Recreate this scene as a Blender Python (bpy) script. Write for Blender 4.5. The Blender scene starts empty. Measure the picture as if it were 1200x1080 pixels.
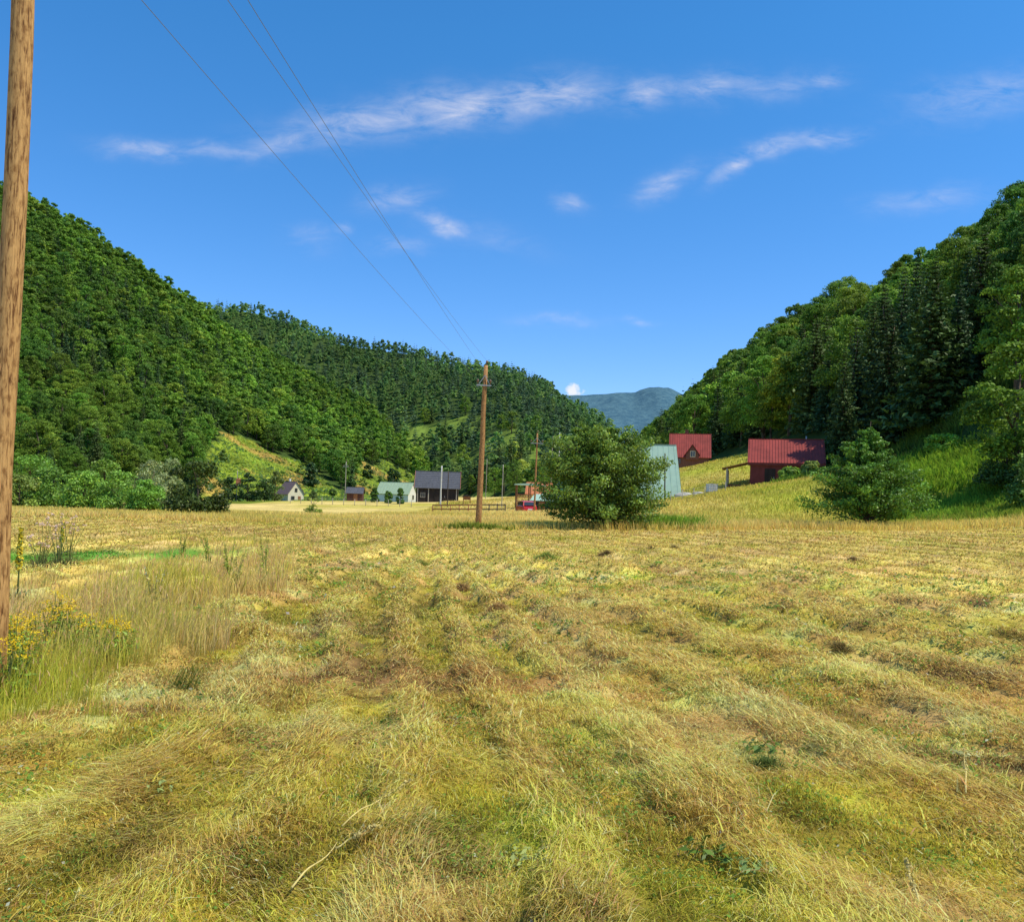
import bpy, math, random
import numpy as np
from mathutils import Vector, Matrix

random.seed(7)
RNG = np.random.default_rng(11)
scn = bpy.context.scene
col = scn.collection
R = math.radians

# ------------------------------------------------------------------ camera
CAM_Z = 1.65
FPX = 1000.0            # focal length in units of a 1200 wide frame
YH = 580.0              # row of the horizon at the optical axis
ROLL = R(1.8)
CS, SN = math.cos(ROLL), math.sin(ROLL)


def uv(px, py):
    a = (np.asarray(px, float) - 600) / FPX
    b = (YH - np.asarray(py, float)) / FPX
    return a * CS - b * SN, a * SN + b * CS


def at(px, py, d):
    u, v = uv(px, py)
    return Vector((float(u) * d, d, CAM_Z + float(v) * d))


def to_px(x, y, z):
    u = x / y
    v = (z - CAM_Z) / y
    return 600 + FPX * (u * CS + v * SN), YH - FPX * (-u * SN + v * CS)


cam_d = bpy.data.cameras.new('camera')
cam = bpy.data.objects.new('camera', cam_d)
col.objects.link(cam)
cam_d.sensor_fit = 'HORIZONTAL'
cam_d.sensor_width = 36
cam_d.lens = 36 * FPX / 1200
cam_d.shift_y = (YH - 540) / 1200
cam_d.clip_start = .1
cam_d.clip_end = 20000
cam.matrix_world = Matrix(((CS, -SN, 0, 0), (0, 0, -1, 0), (SN, CS, 0, CAM_Z), (0, 0, 0, 1)))
scn.camera = cam

# ------------------------------------------------------------------ noise
_T = np.random.default_rng(5).random((256, 256))


def vnoise(x, y, s=1.0, ox=0.0):
    x = np.asarray(x, float) / s + 37.3 + ox
    y = np.asarray(y, float) / s + 91.7 + ox * 1.7
    xi = np.floor(x).astype(int)
    yi = np.floor(y).astype(int)
    fx = x - xi
    fy = y - yi
    fx = fx * fx * (3 - 2 * fx)
    fy = fy * fy * (3 - 2 * fy)
    g = lambda i, j: _T[(xi + i) & 255, (yi + j) & 255]
    return (g(0, 0) * (1 - fx) + g(1, 0) * fx) * (1 - fy) + (g(0, 1) * (1 - fx) + g(1, 1) * fx) * fy


def fbm(x, y, s, ox=0.0, n=4):
    t, a, w = 0, .5, 0
    for k in range(n):
        t = t + a * vnoise(x, y, s / 2 ** k, ox + 13.1 * k)
        w += a
        a *= .55
    return t / w


def sstep(a, b, x):
    t = np.clip((x - a) / (b - a), 0, 1)
    return t * t * (3 - 2 * t)


# ------------------------------------------------------------------ terrain
CTRL = np.array([
    (0, 0, 0), (-10, 0, 0), (10, 0, .1), (0, 10, 0), (0, 20, 0), (-15, 20, 0), (15, 20, .3), (0, 40, 0), (-20, 40, 0), (4.6, 44, .1),
    (18.7, 45, .5), (25, 42, .95), (33, 55, 3.0), (14.3, 75, 1.3), (27.5, 75, 4.0), (34.7, 70, 6.0), (17, 100, 1.65), (27, 130, 6.8),
    (23.5, 112, 5.4), (22, 97, 3.0), (25, 90, 3.4), (32, 92, 4.8), (8, 60, .1), (0, 60, 0), (0, 78, 0), (1.3, 90, -.3), (4, 106, .2), (0, 118, 0), (-13.5, 150, 0), (-30, 150, -.3),
    (-61, 240, -2), (-60, 80, -.8), (-35, 60, -.4), (-40, 40, 0), (-100, 150, -2), (0, 250, 0), (0, 400, 0), (45, 20, 6), (30, 20, 2.2),
    (-60, 0, 0), (0, -60, 0), (44, 75, 10), (44, 130, 11), (44, 55, 9.5), (40, 250, 8), (20, 250, 1), (-150, 300, 0), (15, 180, 2), (30, 180, 7),
    (60, -30, 6), (-60, -60, 0), (60, -60, 4), (0, 700, 0), (60, 600, 8)], float)
_c2 = 64.0


def _phi(dx, dy):
    return np.sqrt(dx * dx + dy * dy + _c2)


_A = _phi(CTRL[:, None, 0] - CTRL[None, :, 0], CTRL[:, None, 1] - CTRL[None, :, 1])
_A = np.block([[_A + np.eye(len(CTRL)) * .15, np.ones((len(CTRL), 1))], [np.ones((1, len(CTRL))), np.zeros((1, 1))]])
_W = np.linalg.solve(_A, np.append(CTRL[:, 2], 0))


def ridge(pts):
    r = []
    for px, py, d in pts:
        u, v = uv(px, py)
        r.append((float(u), d, CAM_Z + float(v) * d))
    r.sort()
    return np.array(r)


RIDGE_LEFT = ridge([(-250, 60, 420), (-100, 150, 435), (0, 212, 450), (100, 262, 480), (200, 332, 520), (250, 366, 550), (330, 416, 620), (420, 462, 700), (500, 508, 760), (560, 548, 800), (600, 572, 820), (640, 590, 830)])
FOOT_LEFT = np.array([(-1.2, 150), (-.6, 175), (-.5, 185), (-.36, 235), (-.27, 270), (-.2, 300), (-.12, 370), (-.04, 520), (.02, 700)])
RIDGE_BACK = ridge([(-200, 345, 1000), (150, 352, 960), (250, 352, 940), (300, 353, 920), (350, 369, 900), (400, 392, 880), (450, 401, 870), (500, 407, 860), (540, 418, 850), (600, 427, 840), (640, 443, 830), (662, 462, 820), (700, 479, 810), (716, 492, 800), (735, 535, 800), (760, 590, 800)])
FOOT_BACK = np.array([(-1, 700), (-.3, 620), (-.1, 470), (0, 330), (.05, 320), (.12, 420), (.2, 600)])
RIDGE_RIGHT = ridge([(2600, -250, 60), (1700, -20, 105), (1200, 250, 144), (1100, 312, 172), (1000, 358, 210), (920, 388, 268), (850, 432, 345), (800, 464, 430), (760, 495, 540), (745, 508, 600), (725, 530, 700), (690, 585, 900)])
TREE_H = 11.0


def hill_polar(x, y, ridge_, foot, falloff):
    yy = np.maximum(y, 1.0)
    u = x / yy
    yr = np.interp(u, ridge_[:, 0], ridge_[:, 1])
    hr = np.interp(u, ridge_[:, 0], ridge_[:, 2]) - TREE_H
    yf = np.interp(u, foot[:, 0], foot[:, 1])
    t = (y - yf) / (yr - yf)
    up = np.clip(t, 0, 1)
    s = .75 * up + .25 * up * up * (3 - 2 * up)
    down = np.clip((y - yr) / falloff, 0, 1)
    return np.where(y > 1, hr * s * (1 - .8 * down * down), 0.0), np.where(t < 1.12, t, 2.0)


def H_parts(x, y):
    x = np.asarray(x, float)
    y = np.asarray(y, float)
    b = np.full(x.shape, _W[-1])
    for k in range(len(CTRL)):
        b = b + _W[k] * _phi(x - CTRL[k, 0], y - CTRL[k, 1])
    far = sstep(250, 600, np.abs(y)) + sstep(120, 300, np.abs(x))
    b = b * np.clip(1 - far, 0, 1)
    hl, tl = hill_polar(x, y, RIDGE_LEFT, FOOT_LEFT, 300)
    hb, tb = hill_polar(x, y, RIDGE_BACK, FOOT_BACK, 500)
    # right hill: slope up in x, ridge runs along the valley
    xr = np.interp(x / np.maximum(y, 20), RIDGE_RIGHT[:, 0], RIDGE_RIGHT[:, 0] * RIDGE_RIGHT[:, 1])
    hr = np.interp(x / np.maximum(y, 20), RIDGE_RIGHT[:, 0], RIDGE_RIGHT[:, 2]) - TREE_H
    xr = np.maximum(xr, 60)
    tr = (x - 37) / (xr - 37)
    up = np.clip(tr, 0, 1)
    b36 = np.where(x > 36, np.minimum(b, 9), b)
    fade = sstep(-80, 20, y)
    hrr = np.maximum(hr - 7, 0) * fade
    h_right = hrr * (.8 * up + .2 * up * up * (3 - 2 * up)) * (1 - .5 * np.clip((x - xr) / 300, 0, 1))
    h = b36 + h_right
    hill = np.maximum(np.maximum(hl, hb), 0)
    tl, tb = np.where((hb > hl) & (tb > 0), -1.0, tl), np.where((hl >= hb) & (tl > 0), -1.0, tb)
    amp = sstep(6, 40, np.maximum(hill, h_right))
    bump = (fbm(x, y, 60) - .5) * 9 + (fbm(x, y, 160, 3) - .5) * 10
    h = np.where(hill > .01, np.maximum(h, hill + np.clip(h, -2, 1) * .3), h)
    h = h + bump * amp * .8
    return h, tl, tb, tr


def row_field(x, y):
    """across-row coordinate and row direction of the mown swaths"""
    k = sstep(-2.5, 1.5, x + .06 * y - .3)
    w = x + k * .27 * y - (1 - k) * .40 * np.minimum(y, 9) * sstep(12, 4, y)
    ang_r = math.atan2(-1, .27)
    ang_l = math.atan2(1, .5) - math.pi
    ang = k * ang_r + (1 - k) * (ang_l * sstep(12, 4, y) + ang_r * (1 - sstep(12, 4, y)))
    w = w + (fbm(x, y, 4.5, 5) - .5) * 1.3 + (fbm(x, y, .8, 6, 2) - .5) * .35
    return w, ang


def swath(x, y):
    w, _ = row_field(x, y)
    ph = (w / 1.45) % 1.0
    ph = ph + (vnoise(x, y, .22, 2) - .5) * .22
    s = sstep(.30, .12, np.abs(ph - .5))
    return s * np.clip(fbm(x, y, 2.2, 9) * 2.6 - .25, 0, 1)


TALL_POLY = np.array([(-7, 2.0), (-3.4, 4.3), (-2.9, 6.2), (-3.3, 9), (-3.9, 13.9), (-5.2, 20), (-6.6, 25), (-9, 29), (-9.6, 24), (-8.2, 19), (-7.6, 14), (-9.5, 11), (-16, 9), (-16, 2)])


def in_poly(x, y, poly):
    inside = np.zeros(np.shape(x), bool)
    n = len(poly)
    j = n - 1
    for i in range(n):
        xi, yi = poly[i]
        xj, yj = poly[j]
        c = ((yi > y) != (yj > y)) & (x < (xj - xi) * (y - yi) / (yj - yi + 1e-12) + xi)
        inside ^= c
        j = i
    return inside


def tall_mask(x, y):
    jx = (fbm(x, y, 1.4, 2) - .5) * 2.2 + (fbm(x, y, .3, 3, 2) - .5) * .9
    jy = (fbm(x, y, 1.4, 8) - .5) * 3.0
    return in_poly(x + jx, y + jy, TALL_POLY)


def far_edge(x):
    return 40.5 + np.clip(x - 6, -30, 0) * .02 + (fbm(x, x * 0, 5, 1) - .5) * 2.5 + np.clip(x - 10, 0, 20) * .02


def mown(x, y):
    return (y < far_edge(x)) & ~tall_mask(x, y)


def H(x, y):
    h, *_ = H_parts(x, y)
    near = np.clip(1 - np.hypot(x, y) / 60, 0, 1)
    return h + near * ((fbm(x, y, 5.0, 4) - .5) * .10 + swath(x, y) * (.07 + .11 * sstep(5, 13, np.asarray(y))) * (np.asarray(y) < far_edge(x)) + (fbm(x, y, .6, 14, 2) - .5) * .05 + (vnoise(x, y, .22, 3) - .5) * .035)


def gz(x, y):
    return float(H(np.array([float(x)]), np.array([float(y)]))[0])


def ground_hit(px, py, d0=150.0, d1=900.0):
    u, v = uv(px, py)
    d = np.linspace(d0, d1, 1500)
    z = H(u * d, d)
    k = np.nonzero(z > CAM_Z + v * d)[0]
    i = k[0] if len(k) else len(d) - 1
    return float(u * d[i]), float(d[i])


# ------------------------------------------------------------------ object helpers
def link(o, parent=None):
    col.objects.link(o)
    if parent is not None:
        o.parent = parent
    return o


def tag(o, label, cat, group=None, kind=None):
    if label:
        o['label'] = label
    if cat:
        o['category'] = cat
    if group:
        o['group'] = group
    if kind:
        o['kind'] = kind
    return o


def empty(name, loc, rz=0.0, parent=None):
    o = bpy.data.objects.new(name, None)
    o.empty_display_size = .5
    o.location = loc
    o.rotation_euler = (0, 0, rz)
    return link(o, parent)


def mesh_np(name, verts, loops, starts, totals, mat, colors=None, smooth=False):
    me = bpy.data.meshes.new(name)
    me.vertices.add(len(verts))
    me.vertices.foreach_set('co', np.ascontiguousarray(verts, np.float32).ravel())
    me.loops.add(len(loops))
    me.loops.foreach_set('vertex_index', np.ascontiguousarray(loops, np.int32))
    me.polygons.add(len(starts))
    me.polygons.foreach_set('loop_start', np.ascontiguousarray(starts, np.int32))
    me.polygons.foreach_set('loop_total', np.ascontiguousarray(totals, np.int32))
    if smooth:
        me.polygons.foreach_set('use_smooth', np.ones(len(starts), bool))
    if colors is not None:
        ca = me.color_attributes.new('Col', 'FLOAT_COLOR', 'POINT')
        c = np.ones((len(verts), 4), np.float32)
        c[:, :3] = colors
        ca.data.foreach_set('color', c.ravel())
    me.materials.append(mat)
    me.update(calc_edges=True)
    return me


def quads_mesh(name, Q, mat, colors):
    """Q (n,4,3); colors (n,3)"""
    n = len(Q)
    return mesh_np(name, Q.reshape(-1, 3), np.arange(4 * n), np.arange(n) * 4, np.full(n, 4), mat, np.repeat(colors, 4, 0))


class MB:
    """collects boxes, prisms and tubes into one mesh"""

    def __init__(s):
        s.v, s.f, s.sm = [], [], []

    def add(s, vs, fs, smooth=False):
        o = len(s.v)
        s.v += [tuple(p) for p in vs]
        s.f += [tuple(i + o for i in f) for f in fs]
        s.sm += [smooth] * len(fs)
        return s

    def box(s, c, d, rot=None):
        x, y, z = d[0] / 2, d[1] / 2, d[2] / 2
        vs = [Vector((sx * x, sy * y, sz * z)) for sz in (-1, 1) for sx, sy in ((-1, -1), (1, -1), (1, 1), (-1, 1))]
        if rot is not None:
            vs = [rot @ v for v in vs]
        vs = [v + Vector(c) for v in vs]
        return s.add(vs, [(3, 2, 1, 0), (4, 5, 6, 7), (0, 1, 5, 4), (1, 2, 6, 5), (2, 3, 7, 6), (3, 0, 4, 7)])

    def bar(s, a, b, w, h):
        a, b = Vector(a), Vector(b)
        d = b - a
        q = d.to_track_quat('Y', 'Z').to_matrix()
        return s.box((a + b) / 2, (w, d.length, h), q)

    def prism(s, poly, y0, y1, axis='Y'):
        """poly in (x,z), extruded along y (or in (y,z) along x)"""
        n = len(poly)
        if axis == 'Y':
            a = [(p[0], y0, p[1]) for p in poly] + [(p[0], y1, p[1]) for p in poly]
        else:
            a = [(y0, p[0], p[1]) for p in poly] + [(y1, p[0], p[1]) for p in poly]
        return s.add(a, [tuple(range(n)), tuple(reversed(range(n, 2 * n)))] + [(i, i + n, (i + 1) % n + n, (i + 1) % n) for i in range(n)])

    def tube(s, pts, radii, n=8, cap=True):
        pts = [Vector(p) for p in pts]
        vs = []
        for i, p in enumerate(pts):
            d = (pts[min(i + 1, len(pts) - 1)] - pts[max(i - 1, 0)]).normalized()
            ref = Vector((0, 0, 1)) if abs(d.z) < .9 else Vector((1, 0, 0))
            a = d.cross(ref).normalized()
            b = d.cross(a)
            for k in range(n):
                t = 2 * math.pi * k / n
                vs.append(p + (a * math.cos(t) + b * math.sin(t)) * radii[i])
        fs = [(i * n + k, i * n + (k + 1) % n, (i + 1) * n + (k + 1) % n, (i + 1) * n + k) for i in range(len(pts) - 1) for k in range(n)]
        s.add(vs, fs, True)
        if cap:
            m = len(pts)
            o = len(s.v) - m * n
            s.f += [tuple(o + k for k in reversed(range(n))), tuple(o + (m - 1) * n + k for k in range(n))]
            s.sm += [False, False]
        return s

    def build(s, name, mat, parent=None, label=None):
        me = bpy.data.meshes.new(name)
        me.from_pydata(s.v, [], s.f)
        me.polygons.foreach_set('use_smooth', s.sm)
        me.materials.append(mat)
        me.update()
        import bmesh
        bm = bmesh.new()
        bm.from_mesh(me)
        bmesh.ops.recalc_face_normals(bm, faces=bm.faces)
        bm.to_mesh(me)
        bm.free()
        o = bpy.data.objects.new(name, me)
        if label:
            o['label'] = label
        return link(o, parent)


def copy_tree(o, parent=None):
    c = o.copy()
    col.objects.link(c)
    if parent is not None:
        c.parent = parent
    for ch in list(o.children):
        copy_tree(ch, c)
    return c


# ------------------------------------------------------------------ materials
def nodes(name):
    m = bpy.data.materials.new(name)
    m.use_nodes = True
    nt = m.node_tree
    b = nt.nodes['Principled BSDF']
    return m, nt, b


def mat_paint(name, c, rough=.7, var=.25, scale=3.0, stretch=(1, 1, 1), bump=.0, metal=0.0, dark=None, spec=.3):
    """base colour broken up by two octaves of noise, with dirt towards a darker tone"""
    m, nt, b = nodes(name)
    N, L = nt.nodes.new, nt.links.new
    tc = N('ShaderNodeTexCoord')
    mp = N('ShaderNodeMapping')
    mp.inputs['Scale'].default_value = stretch
    L(tc.outputs['Object'], mp.inputs['Vector'])
    n1 = N('ShaderNodeTexNoise')
    n1.inputs['Scale'].default_value = scale
    n1.inputs['Detail'].default_value = 6
    n1.inputs['Roughness'].default_value = .65
    L(mp.outputs[0], n1.inputs['Vector'])
    cr = N('ShaderNodeValToRGB')
    d = dark if dark else tuple(v * (1 - var) for v in c)
    l = tuple(min(1, v * (1 + var)) for v in c)
    cr.color_ramp.elements[0].position = .3
    cr.color_ramp.elements[0].color = (*d, 1)
    cr.color_ramp.elements[1].position = .72
    cr.color_ramp.elements[1].color = (*l, 1)
    L(n1.outputs['Fac'], cr.inputs['Fac'])
    L(cr.outputs['Color'], b.inputs['Base Color'])
    b.inputs['Roughness'].default_value = rough
    b.inputs['Metallic'].default_value = metal
    b.inputs['Specular IOR Level'].default_value = spec
    if bump:
        bp = N('ShaderNodeBump')
        bp.inputs['Strength'].default_value = bump
        bp.inputs['Distance'].default_value = .02
        L(n1.outputs['Fac'], bp.inputs['Height'])
        L(bp.outputs[0], b.inputs['Normal'])
    return m


def mat_leaf(name, trans=.3, objvar=.0, rough=.6, spec=.25, gain=1.0):
    m, nt, b = nodes(name)
    N, L = nt.nodes.new, nt.links.new
    at_ = N('ShaderNodeAttribute')
    at_.attribute_name = 'Col'
    src = at_.outputs['Color']
    if objvar:
        oi = N('ShaderNodeObjectInfo')
        hs = N('ShaderNodeHueSaturation')
        mr = N('ShaderNodeMapRange')
        mr.inputs['To Min'].default_value = 1 - objvar
        mr.inputs['To Max'].default_value = 1 + objvar
        L(oi.outputs['Random'], mr.inputs['Value'])
        L(mr.outputs[0], hs.inputs['Value'])
        m2 = N('ShaderNodeMath')
        m2.operation = 'MULTIPLY'
        m2.inputs[1].default_value = 7.31
        L(oi.outputs['Random'], m2.inputs[0])
        fr = N('ShaderNodeMath')
        fr.operation = 'FRACT'
        L(m2.outputs[0], fr.inputs[0])
        m3 = N('ShaderNodeMapRange')
        m3.inputs['To Min'].default_value = .475
        m3.inputs['To Max'].default_value = .515
        L(fr.outputs[0], m3.inputs['Value'])
        L(m3.outputs[0], hs.inputs['Hue'])
        L(src, hs.inputs['Color'])
        src = hs.outputs['Color']
    L(src, b.inputs['Base Color'])
    b.inputs['Roughness'].default_value = rough
    b.inputs['Specular IOR Level'].default_value = spec
    tr = N('ShaderNodeBsdfTranslucent')
    L(src, tr.inputs['Color'])
    mx = N('ShaderNodeMixShader')
    mx.inputs[0].default_value = trans
    L(b.outputs[0], mx.inputs[1])
    L(tr.outputs[0], mx.inputs[2])
    L(mx.outputs[0], nt.nodes['Material Output'].inputs['Surface'])
    return m


def mat_ground():
    m, nt, b = nodes('meadow_ground')
    N, L = nt.nodes.new, nt.links.new
    at_ = N('ShaderNodeAttribute')
    at_.attribute_name = 'Col'
    geo = N('ShaderNodeNewGeometry')
    n1 = N('ShaderNodeTexNoise')
    n1.inputs['Scale'].default_value = 9
    n1.inputs['Detail'].default_value = 8
    n1.inputs['Roughness'].default_value = .7
    L(geo.outputs['Position'], n1.inputs['Vector'])
    n2 = N('ShaderNodeTexNoise')
    n2.inputs['Scale'].default_value = .8
    n2.inputs['Detail'].default_value = 8
    n2.inputs['Roughness'].default_value = .75
    L(geo.outputs['Position'], n2.inputs['Vector'])
    ad = N('ShaderNodeMath')
    ad.operation = 'ADD'
    L(n1.outputs['Fac'], ad.inputs[0])
    L(n2.outputs['Fac'], ad.inputs[1])
    n3 = N('ShaderNodeTexNoise')
    n3.inputs['Scale'].default_value = .16
    n3.inputs['Detail'].default_value = 9
    n3.inputs['Roughness'].default_value = .8
    L(geo.outputs['Position'], n3.inputs['Vector'])
    ad2 = N('ShaderNodeMath')
    ad2.operation = 'MULTIPLY_ADD'
    ad2.inputs[1].default_value = 1.2
    ad2.inputs[2].default_value = -.6
    L(n3.outputs['Fac'], ad2.inputs[0])
    ad3 = N('ShaderNodeMath')
    L(ad.outputs[0], ad3.inputs[0])
    L(ad2.outputs[0], ad3.inputs[1])
    ad = ad3
    mr = N('ShaderNodeMapRange')
    mr.inputs['From Min'].default_value = .65
    mr.inputs['From Max'].default_value = 1.35
    mr.inputs['To Min'].default_value = .45
    mr.inputs['To Max'].default_value = 1.5
    L(ad.outputs[0], mr.inputs['Value'])
    vm = N('ShaderNodeVectorMath')
    vm.operation = 'SCALE'
    L(at_.outputs['Color'], vm.inputs[0])
    L(mr.outputs[0], vm.inputs['Scale'])
    L(vm.outputs[0], b.inputs['Base Color'])
    b.inputs['Roughness'].default_value = .95
    b.inputs['Specular IOR Level'].default_value = .05
    bp = N('ShaderNodeBump')
    bp.inputs['Strength'].default_value = .6
    bp.inputs['Distance'].default_value = .06
    L(n1.outputs['Fac'], bp.inputs['Height'])
    L(bp.outputs[0], b.inputs['Normal'])
    return m


def mat_wood_pole(name, light, dark):
    m, nt, b = nodes(name)
    N, L = nt.nodes.new, nt.links.new
    tc = N('ShaderNodeTexCoord')
    mp = N('ShaderNodeMapping')
    mp.inputs['Scale'].default_value = (1, 1, .09)
    L(tc.outputs['Object'], mp.inputs['Vector'])
    n1 = N('ShaderNodeTexNoise')
    n1.inputs['Scale'].default_value = 55
    n1.inputs['Detail'].default_value = 9
    n1.inputs['Roughness'].default_value = .7
    n1.inputs['Distortion'].default_value = .6
    L(mp.outputs[0], n1.inputs['Vector'])
    mp2 = N('ShaderNodeMapping')
    mp2.inputs['Scale'].default_value = (1, 1, .45)
    L(tc.outputs['Object'], mp2.inputs['Vector'])
    n2 = N('ShaderNodeTexNoise')
    n2.inputs['Scale'].default_value = 26
    n2.inputs['Detail'].default_value = 4
    L(mp2.outputs[0], n2.inputs['Vector'])
    cr = N('ShaderNodeValToRGB')
    e = cr.color_ramp.elements
    e[0].position = .40
    e[0].color = (*dark, 1)
    e[1].position = .62
    e[1].color = (*light, 1)
    k = e.new(.47)
    k.color = tuple(.35 * a + .65 * c for a, c in zip(dark, light)) + (1,)
    L(n1.outputs['Fac'], cr.inputs['Fac'])
    cr2 = N('ShaderNodeValToRGB')
    cr2.color_ramp.elements[0].position = .3
    cr2.color_ramp.elements[0].color = (.5, .42, .36, 1)
    cr2.color_ramp.elements[1].position = .5
    cr2.color_ramp.elements[1].color = (1, 1, 1, 1)
    L(n2.outputs['Fac'], cr2.inputs['Fac'])
    mx = N('ShaderNodeMix')
    mx.data_type = 'RGBA'
    mx.blend_type = 'MULTIPLY'
    mx.inputs[0].default_value = 1
    L(cr.outputs[0], mx.inputs[6])
    L(cr2.outputs[0], mx.inputs[7])
    L(mx.outputs[2], b.inputs['Base Color'])
    b.inputs['Roughness'].default_value = .8
    b.inputs['Specular IOR Level'].default_value = .2
    bp = N('ShaderNodeBump')
    bp.inputs['Strength'].default_value = .7
    bp.inputs['Distance'].default_value = .012
    L(n1.outputs['Fac'], bp.inputs['Height'])
    L(bp.outputs[0], b.inputs['Normal'])
    return m


M = dict(
    ground=mat_ground(),
    grass=mat_leaf('grass_blade', .48, rough=.7, spec=.15),
    leaf=mat_leaf('broad_leaf', .36, .24),
    shrub=mat_leaf('shrub_leaf', .3, .0, rough=.5, spec=.35),
    needle=mat_leaf('needle', .15, .2),
    forest=mat_leaf('forest_leaf', .38),
    flower=mat_leaf('petal', .25, rough=.6),
    bark=mat_paint('bark', (.10, .075, .05), .9, .5, 8, (1, 1, .3), .6),
    pole=mat_wood_pole('pole_wood', (.62, .36, .13), (.17, .075, .025)),
    polefar=mat_wood_pole('weathered_pole_wood', (.50, .27, .10), (.16, .07, .03)),
    greypole=mat_paint('grey_wood', (.34, .31, .26), .8, .3, 6, (1, 1, .1)),
    darkpole=mat_paint('dark_wood', (.07, .055, .045), .85, .4, 6, (1, 1, .2)),
    concrete=mat_paint('concrete', (.55, .55, .52), .85, .2, 3),
    steel=mat_paint('galvanised_steel', (.38, .40, .41), .5, .15, 8, metal=.4),
    porcelain=mat_paint('porcelain', (.18, .10, .07), .25, .1, 4),
    wire=mat_paint('wire', (.20, .22, .25), .5, .1, 3, metal=.3),
    redroof=mat_paint('red_sheet_roof', (.29, .05, .038), .6, .28, 1.0, (1, 1, .6), spec=.25),
    redwall=mat_paint('dark_red_boards', (.15, .035, .035), .85, .3, 2, (1, 1, .3)),
    brownwall=mat_paint('brown_brick', (.20, .085, .06), .9, .3, 6),
    tealroof=mat_paint('pale_teal_sheet', (.36, .52, .40), .5, .12, 1.2, spec=.4),
    tealdark=mat_paint('teal_sheet', (.10, .33, .29), .5, .15, 1.5, spec=.4),
    greenroof=mat_paint('pale_green_shingle', (.31, .41, .27), .7, .25, 5),
    slate=mat_paint('dark_shingle', (.085, .09, .105), .75, .35, 4, spec=.3),
    darkwood=mat_paint('dark_barn_wood', (.03, .024, .022), .9, .4, 3, (1, 1, .2)),
    timber=mat_paint('brown_timber', (.30, .13, .055), .8, .3, 4),
    orange=mat_paint('orange_tile', (.55, .20, .09), .8, .2, 4),
    cream=mat_paint('cream_plaster', (.72, .64, .46), .9, .08, 2),
    white=mat_paint('white_plaster', (.66, .66, .63), .9, .06, 2),
    mauve=mat_paint('mauve_tile', (.22, .15, .15), .85, .25, 5),
    shedwall=mat_paint('shed_boards', (.11, .045, .03), .9, .35, 4, (1, 1, .3)),
    glass=mat_paint('window_glass', (.03, .04, .05), .1, .2, 2, spec=.6),
    navy=mat_paint('dark_blue_shade', (.02, .04, .09), .5, .3, 2),  # A-frame gable, frames and doors; gable's window shadow painted as dark blue
    trim=mat_paint('brick_trim', (.35, .14, .10), .8, .2, 3),
    plastic=mat_paint('white_plastic', (.6, .62, .66), .5, .12, 4),
    stone=mat_paint('pale_stone', (.45, .43, .38), .9, .3, 2.5, bump=.5),
    carred=mat_paint('red_car_paint', (.5, .02, .025), .25, .08, 2, spec=.6),
    tyre=mat_paint('tyre_rubber', (.02, .02, .02), .9, .2, 5),
    lamp=mat_paint('red_lamp', (.6, .04, .03), .2, .1, 5, spec=.6),
)

# ------------------------------------------------------------------ colour of the meadow
STRAW = np.array((.84, .63, .16))
TAN = np.array((.88, .61, .27))
PALE = np.array((.92, .80, .32))
OLIVE = np.array((.52, .50, .055))
GREEN = np.array((.25, .38, .05))
BROWN = np.array((.55, .32, .13))
EARTH = np.array((.10, .065, .035))
FLOOR = np.array((.05, .085, .02))
CLEAR = [np.array(p, float) for p in (
    [(238, 590), (236, 535), (262, 508), (285, 512), (318, 530), (345, 548), (372, 560), (400, 585)],
    [(345, 590), (330, 535), (352, 540), (400, 578), (410, 590)],
    [(412, 590), (418, 535), (436, 548), (470, 523), (499, 545), (492, 590)])]


def clearing_mask(x, y, z):
    px, py = to_px(x, np.maximum(y, 1), z)
    m = np.zeros(np.shape(x), bool)
    for p in CLEAR:
        m |= in_poly(px, py, p)
    return m & (np.asarray(y) > 150) & (np.asarray(y) < 470)


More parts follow.
